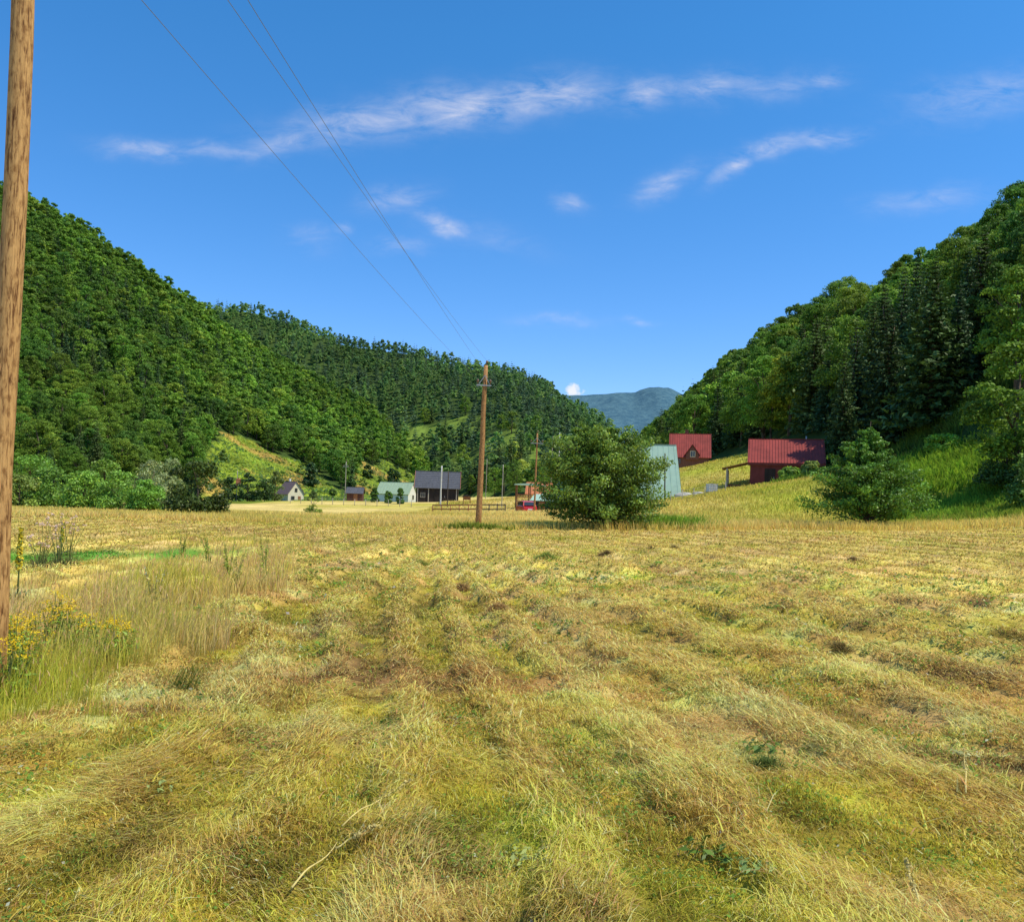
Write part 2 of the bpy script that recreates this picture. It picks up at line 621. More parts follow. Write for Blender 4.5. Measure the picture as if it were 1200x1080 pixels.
def meadow_color(x, y, jit=0.0):
    """albedo of the standing / lying grass at a place; jit scatters the mix from blade to blade"""
    x, y = np.asarray(x, float), np.asarray(y, float)
    if jit:
        rad = .10 + .012 * np.hypot(x, y)
        x = x + RNG.normal(0, 1, x.shape) * rad
        y = y + RNG.normal(0, 1, y.shape) * rad
    tuft = vnoise(x, y, .11, 3.3)
    tuft2 = vnoise(x, y, .23, 8.8)
    n1 = fbm(x, y, 2.6, 1) + (tuft - .5) * .16
    n2 = fbm(x, y, .55, 21, 3) + (tuft2 - .5) * .35
    n3 = fbm(x, y, 7.0, 31)
    s = swath(x, y)
    g = np.clip(.40 + (n1 - .5) * 2.6 + (n2 - .5) * 1.9 - (s - .3) * .75 + sstep(9, 2, np.hypot(x, y)) * .10 - sstep(8, 24, y) * .12, 0, 1)[..., None]
    c = STRAW * (1 - g) + OLIVE * g
    gg = sstep(.62, .85, n1 * .6 + n2 * .4 + (n3 - .5) * .3)[..., None]
    c = c * (1 - gg) + GREEN * gg
    bb = (sstep(.54, .74, fbm(x, y, 1.3, 41)) * .85)[..., None]
    c = c * (1 - bb) + BROWN * bb
    tone = .58 + .80 * np.clip((fbm(x, y, .42, 51, 3) - .28) * 1.9, 0, 1) * (.75 + .5 * fbm(x, y, 1.8, 57))
    rr_ = np.hypot(x, y)
    tn_ = (sstep(.52, .70, fbm(x, y, 1.0, 81)) * .7)[..., None]
    c = c * (1 - tn_) + TAN * tn_
    hole_shade = sstep(.58, .66, fbm(x, y, .5, 91, 3) + (tuft - .5) * .12) * sstep(.42, .60, fbm(x, y, 2.4, 95)) * sstep(26, 12, rr_)  # hollows between tufts, their shade painted as a dark earthy colour
    w_, _ = row_field(x, y)
    ph_ = (w_ / 1.45) % 1.0
    ph_ = ph_ + (vnoise(x, y, .2, 7) - .5) * .25
    trough = sstep(.17, .07, np.abs(ph_ - .87)) * np.clip(fbm(x, y, 1.5, 19) * 3.4 - .85 + .5 * sstep(6, 11, rr_), 0, 1) * sstep(50, 24, rr_)
    c = c * (1 - (.45 * s * sstep(5, 9, rr_))[..., None]) + (STRAW * .6 + PALE * .4) * (.40 * s * sstep(5, 9, rr_))[..., None]
    c = c * (1 - .66 * trough)[..., None] + (OLIVE * .16)[None] * trough[..., None]  # row troughs darkened in the colour: painted shade over dull green growth
    c = c * (1 - .72 * hole_shade)[..., None] + EARTH * (.5 * hole_shade)[..., None]
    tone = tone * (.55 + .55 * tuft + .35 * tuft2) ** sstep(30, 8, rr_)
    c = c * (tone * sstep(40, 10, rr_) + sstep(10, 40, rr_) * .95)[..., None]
    # beyond the mown edge
    e = (np.asarray(y) >= far_edge(x))
    dry = np.clip(.75 + (fbm(x, y, 9, 6) - .5) * 1.8, 0, 1)[..., None]
    cf = (STRAW * .52 + BROWN * .10 + PALE * .42) * dry + OLIVE * (1 - dry)
    bank = sstep(8, 20, np.asarray(x) - .02 * (np.asarray(y) - 45))[..., None] * sstep(20, 60, np.asarray(y))[..., None]
    nb = np.clip(fbm(x, y, 6, 61) * 2.6 - .85, 0, 1)[..., None]
    cb = (STRAW * .36 + OLIVE * .48 + PALE * .16) * (1 - nb) + (OLIVE * .78 + GREEN * .35) * nb
    # lush strip towards the wood
    lush = sstep(26, 32, np.asarray(x) + (fbm(x, y, 7, 77) - .5) * 9)[..., None] * sstep(80, 72, np.asarray(y))[..., None]
    cb = cb * (1 - lush) + (np.array((.20, .32, .025)) * (.6 + nb * .8)) * lush
    cf = cf * (1 - bank) + cb * bank
    c = np.where(e[..., None], cf, c)
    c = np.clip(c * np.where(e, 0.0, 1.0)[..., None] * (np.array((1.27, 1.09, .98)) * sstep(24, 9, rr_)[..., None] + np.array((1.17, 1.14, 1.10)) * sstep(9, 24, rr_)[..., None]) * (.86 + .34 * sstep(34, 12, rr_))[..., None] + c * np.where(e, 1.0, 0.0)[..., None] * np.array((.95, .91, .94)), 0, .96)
    # green fresh strip at the left
    gs = (1.2 * np.exp(-((np.asarray(y) - 18.3 - (np.asarray(x) + 9) * .75) / 1.7) ** 2) * sstep(-13.5, -11.5, x) * sstep(-5.6, -7.2, x))[..., None]
    gs = np.clip(gs, 0, 1)
    c = c * (1 - gs) + np.array((.15, .38, .045)) * gs
    return c


def ground_color(x, y, z, tl, tb, tr):
    c = meadow_color(x, y)
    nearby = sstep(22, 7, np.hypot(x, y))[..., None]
    c = c * (.80 - .34 * nearby) + EARTH * .2 * nearby  # earth tint plus painted gap shade under the near blades
    dark = sstep(.6, .75, fbm(x, y, .9, 55)) * sstep(40, 20, np.hypot(x, y)) * .55
    c = c * (1 - dark[..., None]) + EARTH * dark[..., None]
    wood = ((tl > -.02) & (y > 100)) | ((tb > 0) & (y > 200)) | (tr > 0.0)
    cl = clearing_mask(x, y, z)
    n = fbm(x, y, 9, 3)[..., None] * 1.3 - .15
    n2 = sstep(.5, .66, fbm(x, y, 24, 43))[..., None]
    bright = np.array((.24, .31, .03)) * (.30 + 1.1 * n)
    bright = bright * (1 - n2) + np.array((.46, .32, .07)) * (.5 + .8 * n) * n2
    c = np.where(wood[..., None], FLOOR, c)
    hid = (y > 130) & (x < -40) & ~wood
    c = np.where(hid[..., None], bright * .8, c)
    c = np.where(cl[..., None], bright, c)
    open_meadow = (tb > 0) & (tb < .5) & (y > 300) & (fbm(x, y, 30, 12) > .62) & (np.abs(x) < 90)  # open meadow patches on the back hill, paler green than the wood floor
    c = np.where(open_meadow[..., None], np.array((.15, .22, .035)) * (.5 + n), c)
    return c


def build_ground():
    i = np.arange(-330, 331)
    xs = 7.0 * np.sinh(.0172 * i)
    j = np.arange(-130, 480)
    ys = 6.5 * np.sinh(.0146 * j) + 3.0
    X, Y = np.meshgrid(xs, ys)
    Z, tl, tb, tr = H_parts(X, Y)
    Z = H(X, Y)
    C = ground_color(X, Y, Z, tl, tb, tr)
    nx, ny = len(xs), len(ys)
    V = np.stack([X, Y, Z], -1).reshape(-1, 3)
    a = (np.arange(ny - 1)[:, None] * nx + np.arange(nx - 1)[None, :]).ravel()
    F = np.stack([a, a + 1, a + nx + 1, a + nx], 1)
    me = mesh_np('ground', V, F.ravel(), np.arange(len(F)) * 4, np.full(len(F), 4), M['ground'], C.reshape(-1, 3), True)
    o = link(bpy.data.objects.new('ground', me))
    tag(o, 'mown hay meadow rising into the wooded valley sides', None, kind='structure')


build_ground()


# far mountains closing the valley, distance haze painted as blue base colour
def build_mountain():
    m, nt, b = nodes('far_mountain_haze')
    N, L = nt.nodes.new, nt.links.new
    geo = N('ShaderNodeNewGeometry')
    n = N('ShaderNodeTexNoise')
    n.inputs['Scale'].default_value = .035
    n.inputs['Detail'].default_value = 8
    n.inputs['Roughness'].default_value = .72
    L(geo.outputs['Position'], n.inputs['Vector'])
    cr = N('ShaderNodeValToRGB')
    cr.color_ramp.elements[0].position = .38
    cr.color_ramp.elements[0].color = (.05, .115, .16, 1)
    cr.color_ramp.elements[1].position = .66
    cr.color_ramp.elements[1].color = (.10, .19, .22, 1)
    L(n.outputs['Fac'], cr.inputs['Fac'])
    L(cr.outputs[0], b.inputs['Base Color'])
    b.inputs['Roughness'].default_value = 1
    b.inputs['Specular IOR Level'].default_value = 0
    bp = N('ShaderNodeBump')
    bp.inputs['Strength'].default_value = 1
    bp.inputs['Distance'].default_value = 6
    L(n.outputs['Fac'], bp.inputs['Height'])
    L(bp.outputs[0], b.inputs['Normal'])
    prof = [(-400, 520), (300, 500), (560, 480), (640, 464), (684, 462), (705, 461), (725, 459.5), (742, 460), (757, 455), (771, 452), (786, 454), (800, 462), (840, 475), (900, 470), (1100, 490), (1700, 520)]
    pu = []
    for px, py in prof:
        u, v = uv(px, py)
        pu.append((float(u), float(v)))
    pu = np.array(pu)
    us = np.linspace(-1.1, 1.2, 420)
    ts = np.linspace(0, 1, 60)
    U, T = np.meshgrid(us, ts)
    D = 2600 + 1500 * T
    top = np.interp(U, pu[:, 0], pu[:, 1]) * 4100
    X, Y = U * D, D
    Z = top * (T ** 1.15) + (fbm(X, Y, 420, 3) - .5) * 190 * np.minimum(T, .97) * (1.0 - T ** 4 * .9) + (fbm(X, Y, 70, 9) - .5) * 26 - 20 * (1 - T)
    nx = len(us)
    V = np.stack([X, Y, Z], -1).reshape(-1, 3)
    a = (np.arange(len(ts) - 1)[:, None] * nx + np.arange(nx - 1)[None, :]).ravel()
    F = np.stack([a, a + 1, a + nx + 1, a + nx], 1)
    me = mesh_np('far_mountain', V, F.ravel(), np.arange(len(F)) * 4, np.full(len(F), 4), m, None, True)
    tag(link(bpy.data.objects.new('mountain', me)), 'hazy blue forested mountain closing the far end of the valley', None, kind='structure')


build_mountain()


# ------------------------------------------------------------------ grass
def blades(P, L, az, tilt, width, colr, tip=1.12, rootdark=.62, face=None, bend=.45):
    """P (n,3) roots. returns verts (n,5,3) and colours (n,5,3)"""
    n = len(P)
    hx, hy = np.cos(az), np.sin(az)
    fa = RNG.random(n) * math.pi if face is None else face
    wx, wy = np.cos(fa) * width / 2, np.sin(fa) * width / 2
    W = np.stack([wx, wy, np.zeros(n)], 1)
    t1 = tilt * (1 - bend)
    m = P + np.stack([hx * np.sin(t1), hy * np.sin(t1), np.cos(t1)], 1) * (L * .5)[:, None]
    t2 = tilt * (1 + bend)
    t = m + np.stack([hx * np.sin(t2), hy * np.sin(t2), np.cos(t2)], 1) * (L * .5)[:, None]
    V = np.stack([P - W, P + W, m + W * .8, m - W * .8, t], 1)
    C = np.stack([colr * rootdark, colr * rootdark, colr, colr, colr * tip], 1)  # roots darkened, tips lightened: shade between blades put into the colour
    return V, C


def blades_object(name, parts, label, cat, kind='stuff', mat=None):
    V = np.concatenate([p[0] for p in parts])
    C = np.concatenate([p[1] for p in parts])
    n = len(V)
    b = np.arange(n)[:, None] * 5
    loops = (b + np.array([0, 1, 2, 3, 3, 2, 4])).ravel()
    starts = (np.arange(n)[:, None] * 7 + np.array([0, 4])).ravel()
    totals = np.tile([4, 3], n)
    me = mesh_np(name, V.reshape(-1, 3), loops, starts, totals, mat or M['grass'], C.reshape(-1, 3))
    o = link(bpy.data.objects.new(name, me))
    return tag(o, label, cat, kind=kind) if label else o


def scatter(n, r0, r1, half=.74, p=1.0):
    u = RNG.random(n)
    if p == 1.0:
        r = r0 * (r1 / r0) ** u
    else:
        q = 1 - p
        r = (r0 ** q + u * (r1 ** q - r0 ** q)) ** (1 / q)
    th = (RNG.random(n) * 2 - 1) * half
    return r * np.sin(th), r * np.cos(th), r


def rooted(x, y, dz=0.0):
    return np.stack([x, y, H(x, y) + dz], 1)


def vary(c, a=.25, hue=.12):
    n = len(c)
    k = 1 + (RNG.random((n, 1)) - .5) * 2 * a
    h = 1 + (RNG.random((n, 3)) - .5) * 2 * hue * np.array([1, .6, 1])
    return np.clip(c * k * h, .003, .9)


def build_grass():
    # short stubble, upright
    x, y, r = scatter(760000, 2.1, 62, p=1.08)
    k = mown(x, y)
    x, y, r = x[k], y[k], r[k]
    s = swath(x, y)
    c = meadow_color(x, y, 1)
    gr = (RNG.random(len(x)) < .30 * (1 - s))[:, None]
    c = np.where(gr, c * .5 + (GREEN * .5 + OLIVE * .5) * .62, c)
    L = (.022 + .042 * RNG.random(len(x)) ** 1.8) * (1 + .8 * sstep(8, 40, r)) * (.5 + 1.0 * fbm(x, y, .8, 15)) * (.45 + 1.1 * vnoise(x, y, .12, 5.5))
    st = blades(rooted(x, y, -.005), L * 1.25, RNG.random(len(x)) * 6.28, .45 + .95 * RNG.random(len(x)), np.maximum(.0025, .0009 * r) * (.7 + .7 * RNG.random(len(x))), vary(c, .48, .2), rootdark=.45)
    blades_object('mown_grass', [st], 'short green and straw stubble of the mown meadow', 'grass')
    # lying hay
    x, y, r = scatter(520000, 2.1, 60, p=1.08)
    s = swath(x, y)
    k = mown(x, y) & (np.exp(-((y - 18.3 - (x + 9) * .75) / 1.7) ** 2) * (x < -6.2) < .8) & (RNG.random(len(x)) < .16 + .5 * s + .65 * sstep(.45, .65, fbm(x, y, 1.1, 33)))
    x, y, r, s = x[k], y[k], r[k], s[k]
    n = len(x)
    _, ang = row_field(x, y)
    local = (fbm(x, y, .9, 71, 2) - .5) * 4.2
    az = ang + math.pi / 2 * (RNG.random(n) < .18) + local * (1 - .6 * s) + RNG.normal(0, .34, n) + math.pi * (RNG.random(n) < .5)
    c = meadow_color(x, y, 1) * .62 + (STRAW * .75 + PALE * .25) * .36
    pick = RNG.random((n, 1))
    c = np.where(pick < .10, PALE * .9, c)
    c = np.where(pick > .86, BROWN * .9, c)
    L = (.03 + .09 * RNG.random(n) ** 2) * (1 + .6 * s) + np.where(RNG.random(n) < .04, .16 * RNG.random(n), 0)
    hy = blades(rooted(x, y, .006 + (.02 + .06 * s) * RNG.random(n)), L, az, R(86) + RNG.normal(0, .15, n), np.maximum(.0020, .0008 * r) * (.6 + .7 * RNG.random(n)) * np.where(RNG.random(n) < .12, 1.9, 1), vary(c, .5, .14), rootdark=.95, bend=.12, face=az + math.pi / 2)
    blades_object('cut_hay', [hy], 'cut straw coloured hay lying in loose swaths on the meadow', 'hay')
    # tall uncut grass on the left
    x, y, r = scatter(330000, 2.6, 34)
    k = tall_mask(x, y)
    x, y, r = x[k], y[k], r[k]
    n = len(x)
    green = np.clip(fbm(x, y, 1.6, 17) * 2.2 - 1.0 + .42 * np.exp(-((x + 3.7) / 1.1) ** 2 - ((y - 6.6) / 1.5) ** 2), 0, 1)
    pk = np.clip(fbm(x, y, 2.4, 47) * 2.4 - .7, 0, 1)[:, None]
    c = ((STRAW * .80 + OLIVE * .14) * (1 - pk) + (np.array((.84, .57, .25))) * pk) * (1 - green[:, None]) + (OLIVE * .95 + GREEN * .25) * green[:, None]
    fr = (RNG.random(n) < .13)[:, None]
    c = np.where(fr, OLIVE * .85 + GREEN * .15, c)
    L = (.12 + .40 * RNG.random(n) ** 1.5 + .28 * (RNG.random(n) < .05)) * (.15 + 1.5 * fbm(x, y, .8, 27)) * (.70 + .3 * sstep(4, 8, y)) * (1 - .6 * sstep(-5.2, -6.4, x) * sstep(8.5, 10.5, y))
    tg = blades(rooted(x, y, -.01), L, 1.2 + RNG.normal(0, 1.2, n), .10 + .75 * RNG.random(n) ** 1.3, np.maximum(.0024, .00070 * r) * (.6 + .7 * RNG.random(n)), vary(c, .35, .14), rootdark=.7, tip=1.15, bend=.5)
    # seed heads: short fat blades at the top of stalks
    m = (RNG.random(n) < .18) & (L > .18)
    tips = tg[0][m][:, 4, :] - np.array([0, 0, .03])
    sh = blades(tips, .03 + .04 * RNG.random(m.sum()), RNG.random(m.sum()) * 6.28, RNG.random(m.sum()) * .6, np.maximum(.005, .0011 * r[m]), vary(np.repeat(np.array((.80, .52, .22))[None], m.sum(), 0), .2), rootdark=1)
    blades_object('tall_meadow_grass', [tg, sh], 'tall dry uncut grass with seed heads at the field margin', 'grass')
    # far uncut band and grassy bank
    parts = []
    x, y, r = scatter(330000, 36, 175, half=.70, p=1.15)
    k = (~mown(x, y)) & (x < 37 + 0 * y) & ~((x < -12) & (y > 62)) & (y > 33)
    x, y, r = x[k], y[k], r[k]
    n = len(x)
    c = meadow_color(x, y, 1)
    c = c * (.8 + .4 * fbm(x, y, 3, 19))[:, None]
    hgt = np.where((np.abs(y - far_edge(x)) < 5), .30 + .14 * sstep(-4, 3, x), .28)
    L = hgt * (.5 + .8 * RNG.random(n)) * (.55 + .9 * fbm(x, y, 4, 29))
    parts.append(blades(rooted(x, y, -.02), L, RNG.random(n) * 6.28, .1 + .55 * RNG.random(n), .00085 * r * (.7 + .6 * RNG.random(n)), vary(c, .28, .12), rootdark=.9, tip=1.2))
    blades_object('dry_field_grass', parts, 'dry straw coloured grass of the far field and grassy bank', 'grass')
    # lush green growth beside the big bush and on the bank
    parts = []
    for (px, py, d, sx, sy, n, hh, cc) in [
        (772, 612, 43.5, 1.7, 1.0, 5200, .75, (.22, .36, .035)), (740, 616, 43, 1.8, .5, 2500, .5, (.2, .3, .03)), (560, 622, 40.0, 1.2, .5, 1200, .4, (.25, .30, .04)),
        (1085, 548, 66, 4.2, 5, 9000, .8, (.21, .34, .025)), (1125, 590, 56, 5, 2.5, 7000, .55, (.2, .33, .03)), (1180, 600, 50, 3.5, 3, 5000, .5, (.26, .34, .035)), (960, 556, 83, 3.2, 1.4, 2600, .7, (.16, .26, .03)), (1130, 500, 78, 6, 5, 9000, 1.1, (.10, .18, .025)), (585, 597, 97, 3.5, 1.0, 2600, .16, (.24, .38, .05))]:
        p = at(px, py, d)
        x = p.x + RNG.normal(0, sx * .55, n)
        y = p.y + RNG.normal(0, sy * .55, n)
        r = np.hypot(x, y)
        c = np.array(cc) * (.5 + 1.1 * fbm(x, y, 1.1, 5))[:, None]
        L = hh * (.4 + .8 * RNG.random(n)) * (.5 + .9 * fbm(x, y, 1.5, 25))
        parts.append(blades(rooted(x, y, -.02), L, RNG.random(n) * 6.28, .1 + .8 * RNG.random(n), .0013 * r * (.7 + .7 * RNG.random(n)), vary(c, .3, .12), rootdark=.55, tip=1.25))
    blades_object('lush_undergrowth', parts, 'bright green lush undergrowth beside the bushes and on the bank', 'undergrowth')


build_grass()


def build_clover():
    n = 150000
    x, y, r = scatter(n, 2.1, 22)
    m = fbm(x, y, .9, 111, 3) * .6 + fbm(x, y, .35, 121, 2) * .4
    k = mown(x, y) & (RNG.random(n) < sstep(.50, .66, m) * .9 + .03)
    x, y, r, m = x[k], y[k], r[k], m[k]
    n = len(x)
    P = rooted(x, y, .01 + .035 * RNG.random(n))
    Nn = unit(np.stack([RNG.normal(0, .5, n), RNG.normal(0, .5, n), np.ones(n)], 1))
    Q = leaf_quads(P, Nn, np.maximum(.016, .0038 * r) * (.6 + .9 * RNG.random(n)), .6)
    dark = sstep(.55, .7, fbm(x, y, .8, 131))[:, None]
    c = (np.array((.20, .34, .05)) * (1 - dark) + np.array((.085, .16, .035)) * dark)
    c = np.where(RNG.random((n, 1)) < .12, np.array((.5, .46, .16)), c)
    c = np.where(RNG.random((n, 1)) < .03, np.array((.60, .64, .45)), c)
    o = link(bpy.data.objects.new('clover', quads_mesh('clover', Q, M['grass'], vary(c, .4, .15))))
    tag(o, 'small green clover leaves spread among the mown grass', 'clover', kind='stuff')


# ------------------------------------------------------------------ leaves, trees, shrubs
def unit(v):
    return v / np.maximum(np.linalg.norm(v, axis=-1, keepdims=True), 1e-9)


def leaf_quads(Pc, Nn, size, aspect=.6, rng=RNG):
    n = len(Pc)
    t = unit(np.cross(Nn, rng.normal(size=(n, 3))))
    b = np.cross(Nn, t)
    s = (size * (.6 + .8 * rng.random(n)))[:, None]
    return np.stack([Pc - t * s * .5, Pc - b * s * aspect * .5 + Nn * s * .08, Pc + t * s * .5, Pc + b * s * aspect * .5 + Nn * s * .08], 1)


def blob_crown(blobs, n, size, base, rng, jitter=.7, up=.25, aspect=.62, shade=.5):
    """leaves on and in a set of blobs (m,4: x y z r)"""
    b = np.asarray(blobs, float)
    w = b[:, 3] ** 2
    k = rng.choice(len(b), n, p=w / w.sum())
    d = unit(rng.normal(size=(n, 3)))
    d[:, 2] = np.where(d[:, 2] < -.35, -d[:, 2], d[:, 2])
    rad = b[k, 3] * (1 - .38 * rng.random(n) ** 1.8) * (1 + .12 * rng.normal(size=n))
    P = b[k, :3] + d * rad[:, None] * np.array([1, 1, .85])
    Nn = unit(d + rng.normal(size=(n, 3)) * jitter + np.array([0, 0, up]))
    Q = leaf_quads(P, Nn, np.full(n, size), aspect, rng)
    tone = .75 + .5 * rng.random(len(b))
    c = np.array(base)[None] * (tone[k] * (.72 + .56 * rng.random(n)) * (1 - shade * .5 + shade * (rad / b[k, 3] - .62) * 1.3))[:, None]  # inner leaves darkened in their colour, standing in for shade inside clumps
    yel = (rng.random(n) < .12)[:, None]
    c = np.where(yel, c * np.array([1.5, 1.25, .9]), c)
    return Q, np.clip(c, .002, .8)


def crown_blobs(h, w, nb, rng, lo=.22, conic=0.0, fine=1.0):
    """irregular egg of clumps from lo*h up to h, overall width w"""
    out = []
    for _ in range(nb):
        t = rng.random() ** .85
        z = lo * h + t * (1 - lo) * h
        prof = math.sqrt(max(.03, 1 - (2 * t - .85) ** 2 / 1.35)) * (1 - conic * t)
        a = rng.random() * 6.283
        rr = (w / 2) * prof * (.35 + .62 * math.sqrt(rng.random()))
        r = w * (.12 + .09 * rng.random()) * (1 - .3 * t) * fine
        out.append((math.cos(a) * max(rr - r * .4, 0), math.sin(a) * max(rr - r * .4, 0), min(z, h - r * .7), r))
    return out


def broad_data(h, w, nb, n, size, base, seed, lo=.18, conic=.15, jitter=.7, shade=.5, fine=1.0):
    rng = np.random.default_rng(seed)
    bl = crown_blobs(h, w, nb, rng, lo, conic, fine)
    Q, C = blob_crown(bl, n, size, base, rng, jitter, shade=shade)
    return Q, C, bl


def spruce_data(h, w, layers, per, segs, base, seed):
    rng = np.random.default_rng(seed)
    Qs, Cs = [], []
    for i in range(layers):
        t = i / (layers - 1)
        z = h * (.06 + .93 * t)
        Lb = (w / 2) * (1 - t) ** .85 * (.85 + .3 * rng.random()) + .12
        m = max(4, int(per * (1 - .55 * t)))
        for k in range(m):
            a = 6.283 * (k + rng.random() * .9) / m
            L = Lb * (.65 + .5 * rng.random())
            dr = .30 + .25 * rng.random() - .5 * t
            ns = max(2, int(segs * (1 - .5 * t)))
            f = (np.arange(ns) + .6) / ns
            f = np.concatenate([f, f])
            ca, sa = math.cos(a), math.sin(a)
            sp = (rng.random(len(f)) - .5) * L * .55 * (1.05 - f)
            P = np.stack([ca * L * f - sa * sp, sa * L * f + ca * sp, z - dr * L * f + .18 * L * f * f + (rng.random(len(f)) - .5) * .12 * L], 1)
            Nn = unit(np.array([ca * .35, sa * .35, 1.0]) + rng.normal(size=(len(f), 3)) * .55)
            Qs.append(leaf_quads(P, Nn, np.full(len(f), L / ns * 1.7 + .1), .42, rng))
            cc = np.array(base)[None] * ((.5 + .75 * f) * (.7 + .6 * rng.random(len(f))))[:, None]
            Cs.append(cc)
    Q = np.concatenate(Qs)
    C = np.concatenate(Cs)
    return Q, np.clip(C, .002, .6)


def trunk_mesh(name, h, r, blobs, seed, limbs=6):
    rng = random.Random(seed)
    mb = MB()
    top = h * .8
    pts = [Vector((0, 0, -.6))] + [Vector((rng.uniform(-.03, .03) * h * k, rng.uniform(-.03, .03) * h * k, top * k)) for k in (.25, .5, .75, 1)]
    mb.tube(pts, [r * 1.25, r, r * .75, r * .5, r * .2], 8)
    if blobs:
        for b in rng.sample(list(blobs), min(limbs, len(blobs))):
            k = max(.12, min(.7, b[2] / h - .22))
            p0 = Vector((0, 0, top * k))
            p2 = Vector(b[:3])
            p1 = (p0 + p2) / 2 + Vector((0, 0, .05 * h))
            mb.tube([p0, p1, p2], [r * .4, r * .28, r * .08], 6)
    me_o = mb.build(name, M['bark'])
    me = me_o.data
    bpy.data.objects.remove(me_o)
    return me


LEAF_A = (0.143, 0.278, 0.030)
LEAF_B = (0.192, 0.338, 0.036)
LEAF_C = (0.104, 0.221, 0.032)
SPRUCE = (.062, .118, .032)
PROTO = {}


def add_proto(key, Q, C, trunk, mat):
    PROTO[key] = (quads_mesh(key[0] + '_crown', Q, mat, C), trunk)


H0, W0 = 12.0, 7.5
for i in range(4):
    base = (LEAF_A, LEAF_B, LEAF_C, (.15, .28, .03))[i]
    Q, C, bl = broad_data(H0, W0 + i * .5, 78, 9600, .28, base, 100 + i, shade=.38, fine=.74)
    tm = trunk_mesh('trunk', H0, .22, bl, i)
    add_proto(('near_broad', i), Q, C, tm, M['leaf'])
    Q, C, bl = broad_data(H0, W0 + i * .5, 46, 2400, .50, base, 200 + i, shade=.35, fine=.82)
    add_proto(('far_broad', i), Q, C, tm, M['leaf'])
for i in range(3):
    base = (SPRUCE, (.080, .140, .032), (.055, .118, .042))[i]
    Q, C = spruce_data(15, 6.4 + .5 * i, 32, 16, 12, base, 300 + i)
    tm = trunk_mesh('trunk', 16, .2, None, 20 + i)
    add_proto(('near_spruce', i), Q, C, tm, M['needle'])
    Q, C = spruce_data(15, 5.6 + .5 * i, 20, 11, 5, base, 400 + i)
    add_proto(('far_spruce', i), Q, C, tm, M['needle'])


def plant_tree(kind, lod, var, x, y, z, sc, wsc, rz, label, group, cat='tree'):
    crown, trunk = PROTO[(lod + '_' + kind, var)]
    o = empty({'broad': 'broadleaf_tree', 'spruce': 'spruce_tree'}[kind], (x, y, z - .15), rz)
    o.scale = (sc * wsc, sc * wsc, sc)
    tag(o, label, cat, group)
    link(bpy.data.objects.new('trunk', trunk), o)
    link(bpy.data.objects.new('crown', crown), o)
    return o


# --- the woods: every stem position first
def jitter_grid(x0, x1, y0, y1, s):
    X, Y = np.meshgrid(np.arange(x0, x1, s), np.arange(y0, y1, s))
    X = X + (RNG.random(X.shape) - .5) * s * .9
    Y = Y + (RNG.random(Y.shape) - .5) * s * .9
    return X.ravel(), Y.ravel()


trees = []   # x y z h w kind hill


def wood(x, y, keep_fn, hrange, spruce_fn, name, wk=.62):
    z, tl, tb, tr = H_parts(x, y)
    k = keep_fn(x, y, z, tl, tb, tr)
    x, y, z = x[k], y[k], z[k]
    px, py = to_px(x, y, z + 6)
    sp = RNG.random(len(x)) < spruce_fn(px, py, x, y)
    h = hrange[0] + (hrange[1] - hrange[0]) * RNG.random(len(x)) ** 1.2
    h = np.where(sp, h * 1.22, h)
    for i in range(len(x)):
        trees.append([x[i], y[i], z[i], h[i], h[i] * (.40 if sp[i] else wk) * (.85 + .3 * RNG.random()), 1 if sp[i] else 0, name])


def infr(px, py, m=60):
    return (px > -m) & (px < 1200 + m)


x, y = jitter_grid(36, 190, 40, 720, 5.2)
wood(x, y, lambda x, y, z, tl, tb, tr: (tr > .02) & (tr < 1.25) & infr(*to_px(x, y, z), 130) & (tl < -.0) & ~((y < 97) & (x < 40.5)) & ~((y < 66) & (x < 47)) & (y > 50),
     (9.0, 15.0), lambda px, py, x, y: np.where((px > 930) & (py > 365 + .15 * (1200 - px)) & (px < 1180), .60, np.where(py > 470, .35, .015)), 'right')
x, y = jitter_grid(-520, 60, 140, 860, 5.7)
wood(x, y, lambda x, y, z, tl, tb, tr: (tl > .0) & (tl < 1.06) & infr(*to_px(x, y, z)) & ~clearing_mask(x, y, z) & ~((y > 500) & (RNG.random(len(x)) < .25)),
     (7.5, 13.0), lambda px, py, x, y: np.where(fbm(x, y, 60, 8) > .6, .35, .05), 'left', .72)
x, y = jitter_grid(-420, 160, 310, 960, 8.2)
wood(x, y, lambda x, y, z, tl, tb, tr: (tb > 0) & (tb < 1.05) & infr(*to_px(x, y, z)) & ~((tb < .55) & (tb > .02) & (fbm(x, y, 30, 12) > .62) & (np.abs(x) < 90) & (RNG.random(len(x)) < .8)),
     (8.5, 14.0), lambda px, py, x, y: np.where(fbm(x, y, 70, 18) > .47, .62, .2), 'back', .6)
# crowns on the ridges end where the ridge line of the hill is seen to end
SIL = {'right': ([700, 745, 800, 850, 920, 1000, 1100, 1200, 1400], [540, 505, 455, 420, 375, 345, 300, 232, 100]),
       'left': ([-100, 0, 100, 200, 255, 330, 420, 500, 560, 640], [150, 205, 255, 325, 357, 405, 458, 504, 545, 590]),
       'back': ([0, 255, 300, 350, 400, 450, 500, 540, 600, 640, 660, 700, 716, 735, 800], [352, 352, 354, 369, 389, 398, 403, 415, 424, 440, 463, 477, 490, 530, 590])}
for t in trees:
    px, py = to_px(t[0], t[1], t[2] + t[3])
    lim = np.interp(px, *SIL[t[6]]) + (-24 + 34 * RNG.random() if t[6] == 'right' else -9 + 14 * RNG.random())
    if py < lim:
        nh = t[3] - (lim - py) / FPX * t[1]
        k = max(.5, nh / t[3])
        t[3] *= k
        t[4] *= max(k, .75)
print('stems', len(trees))

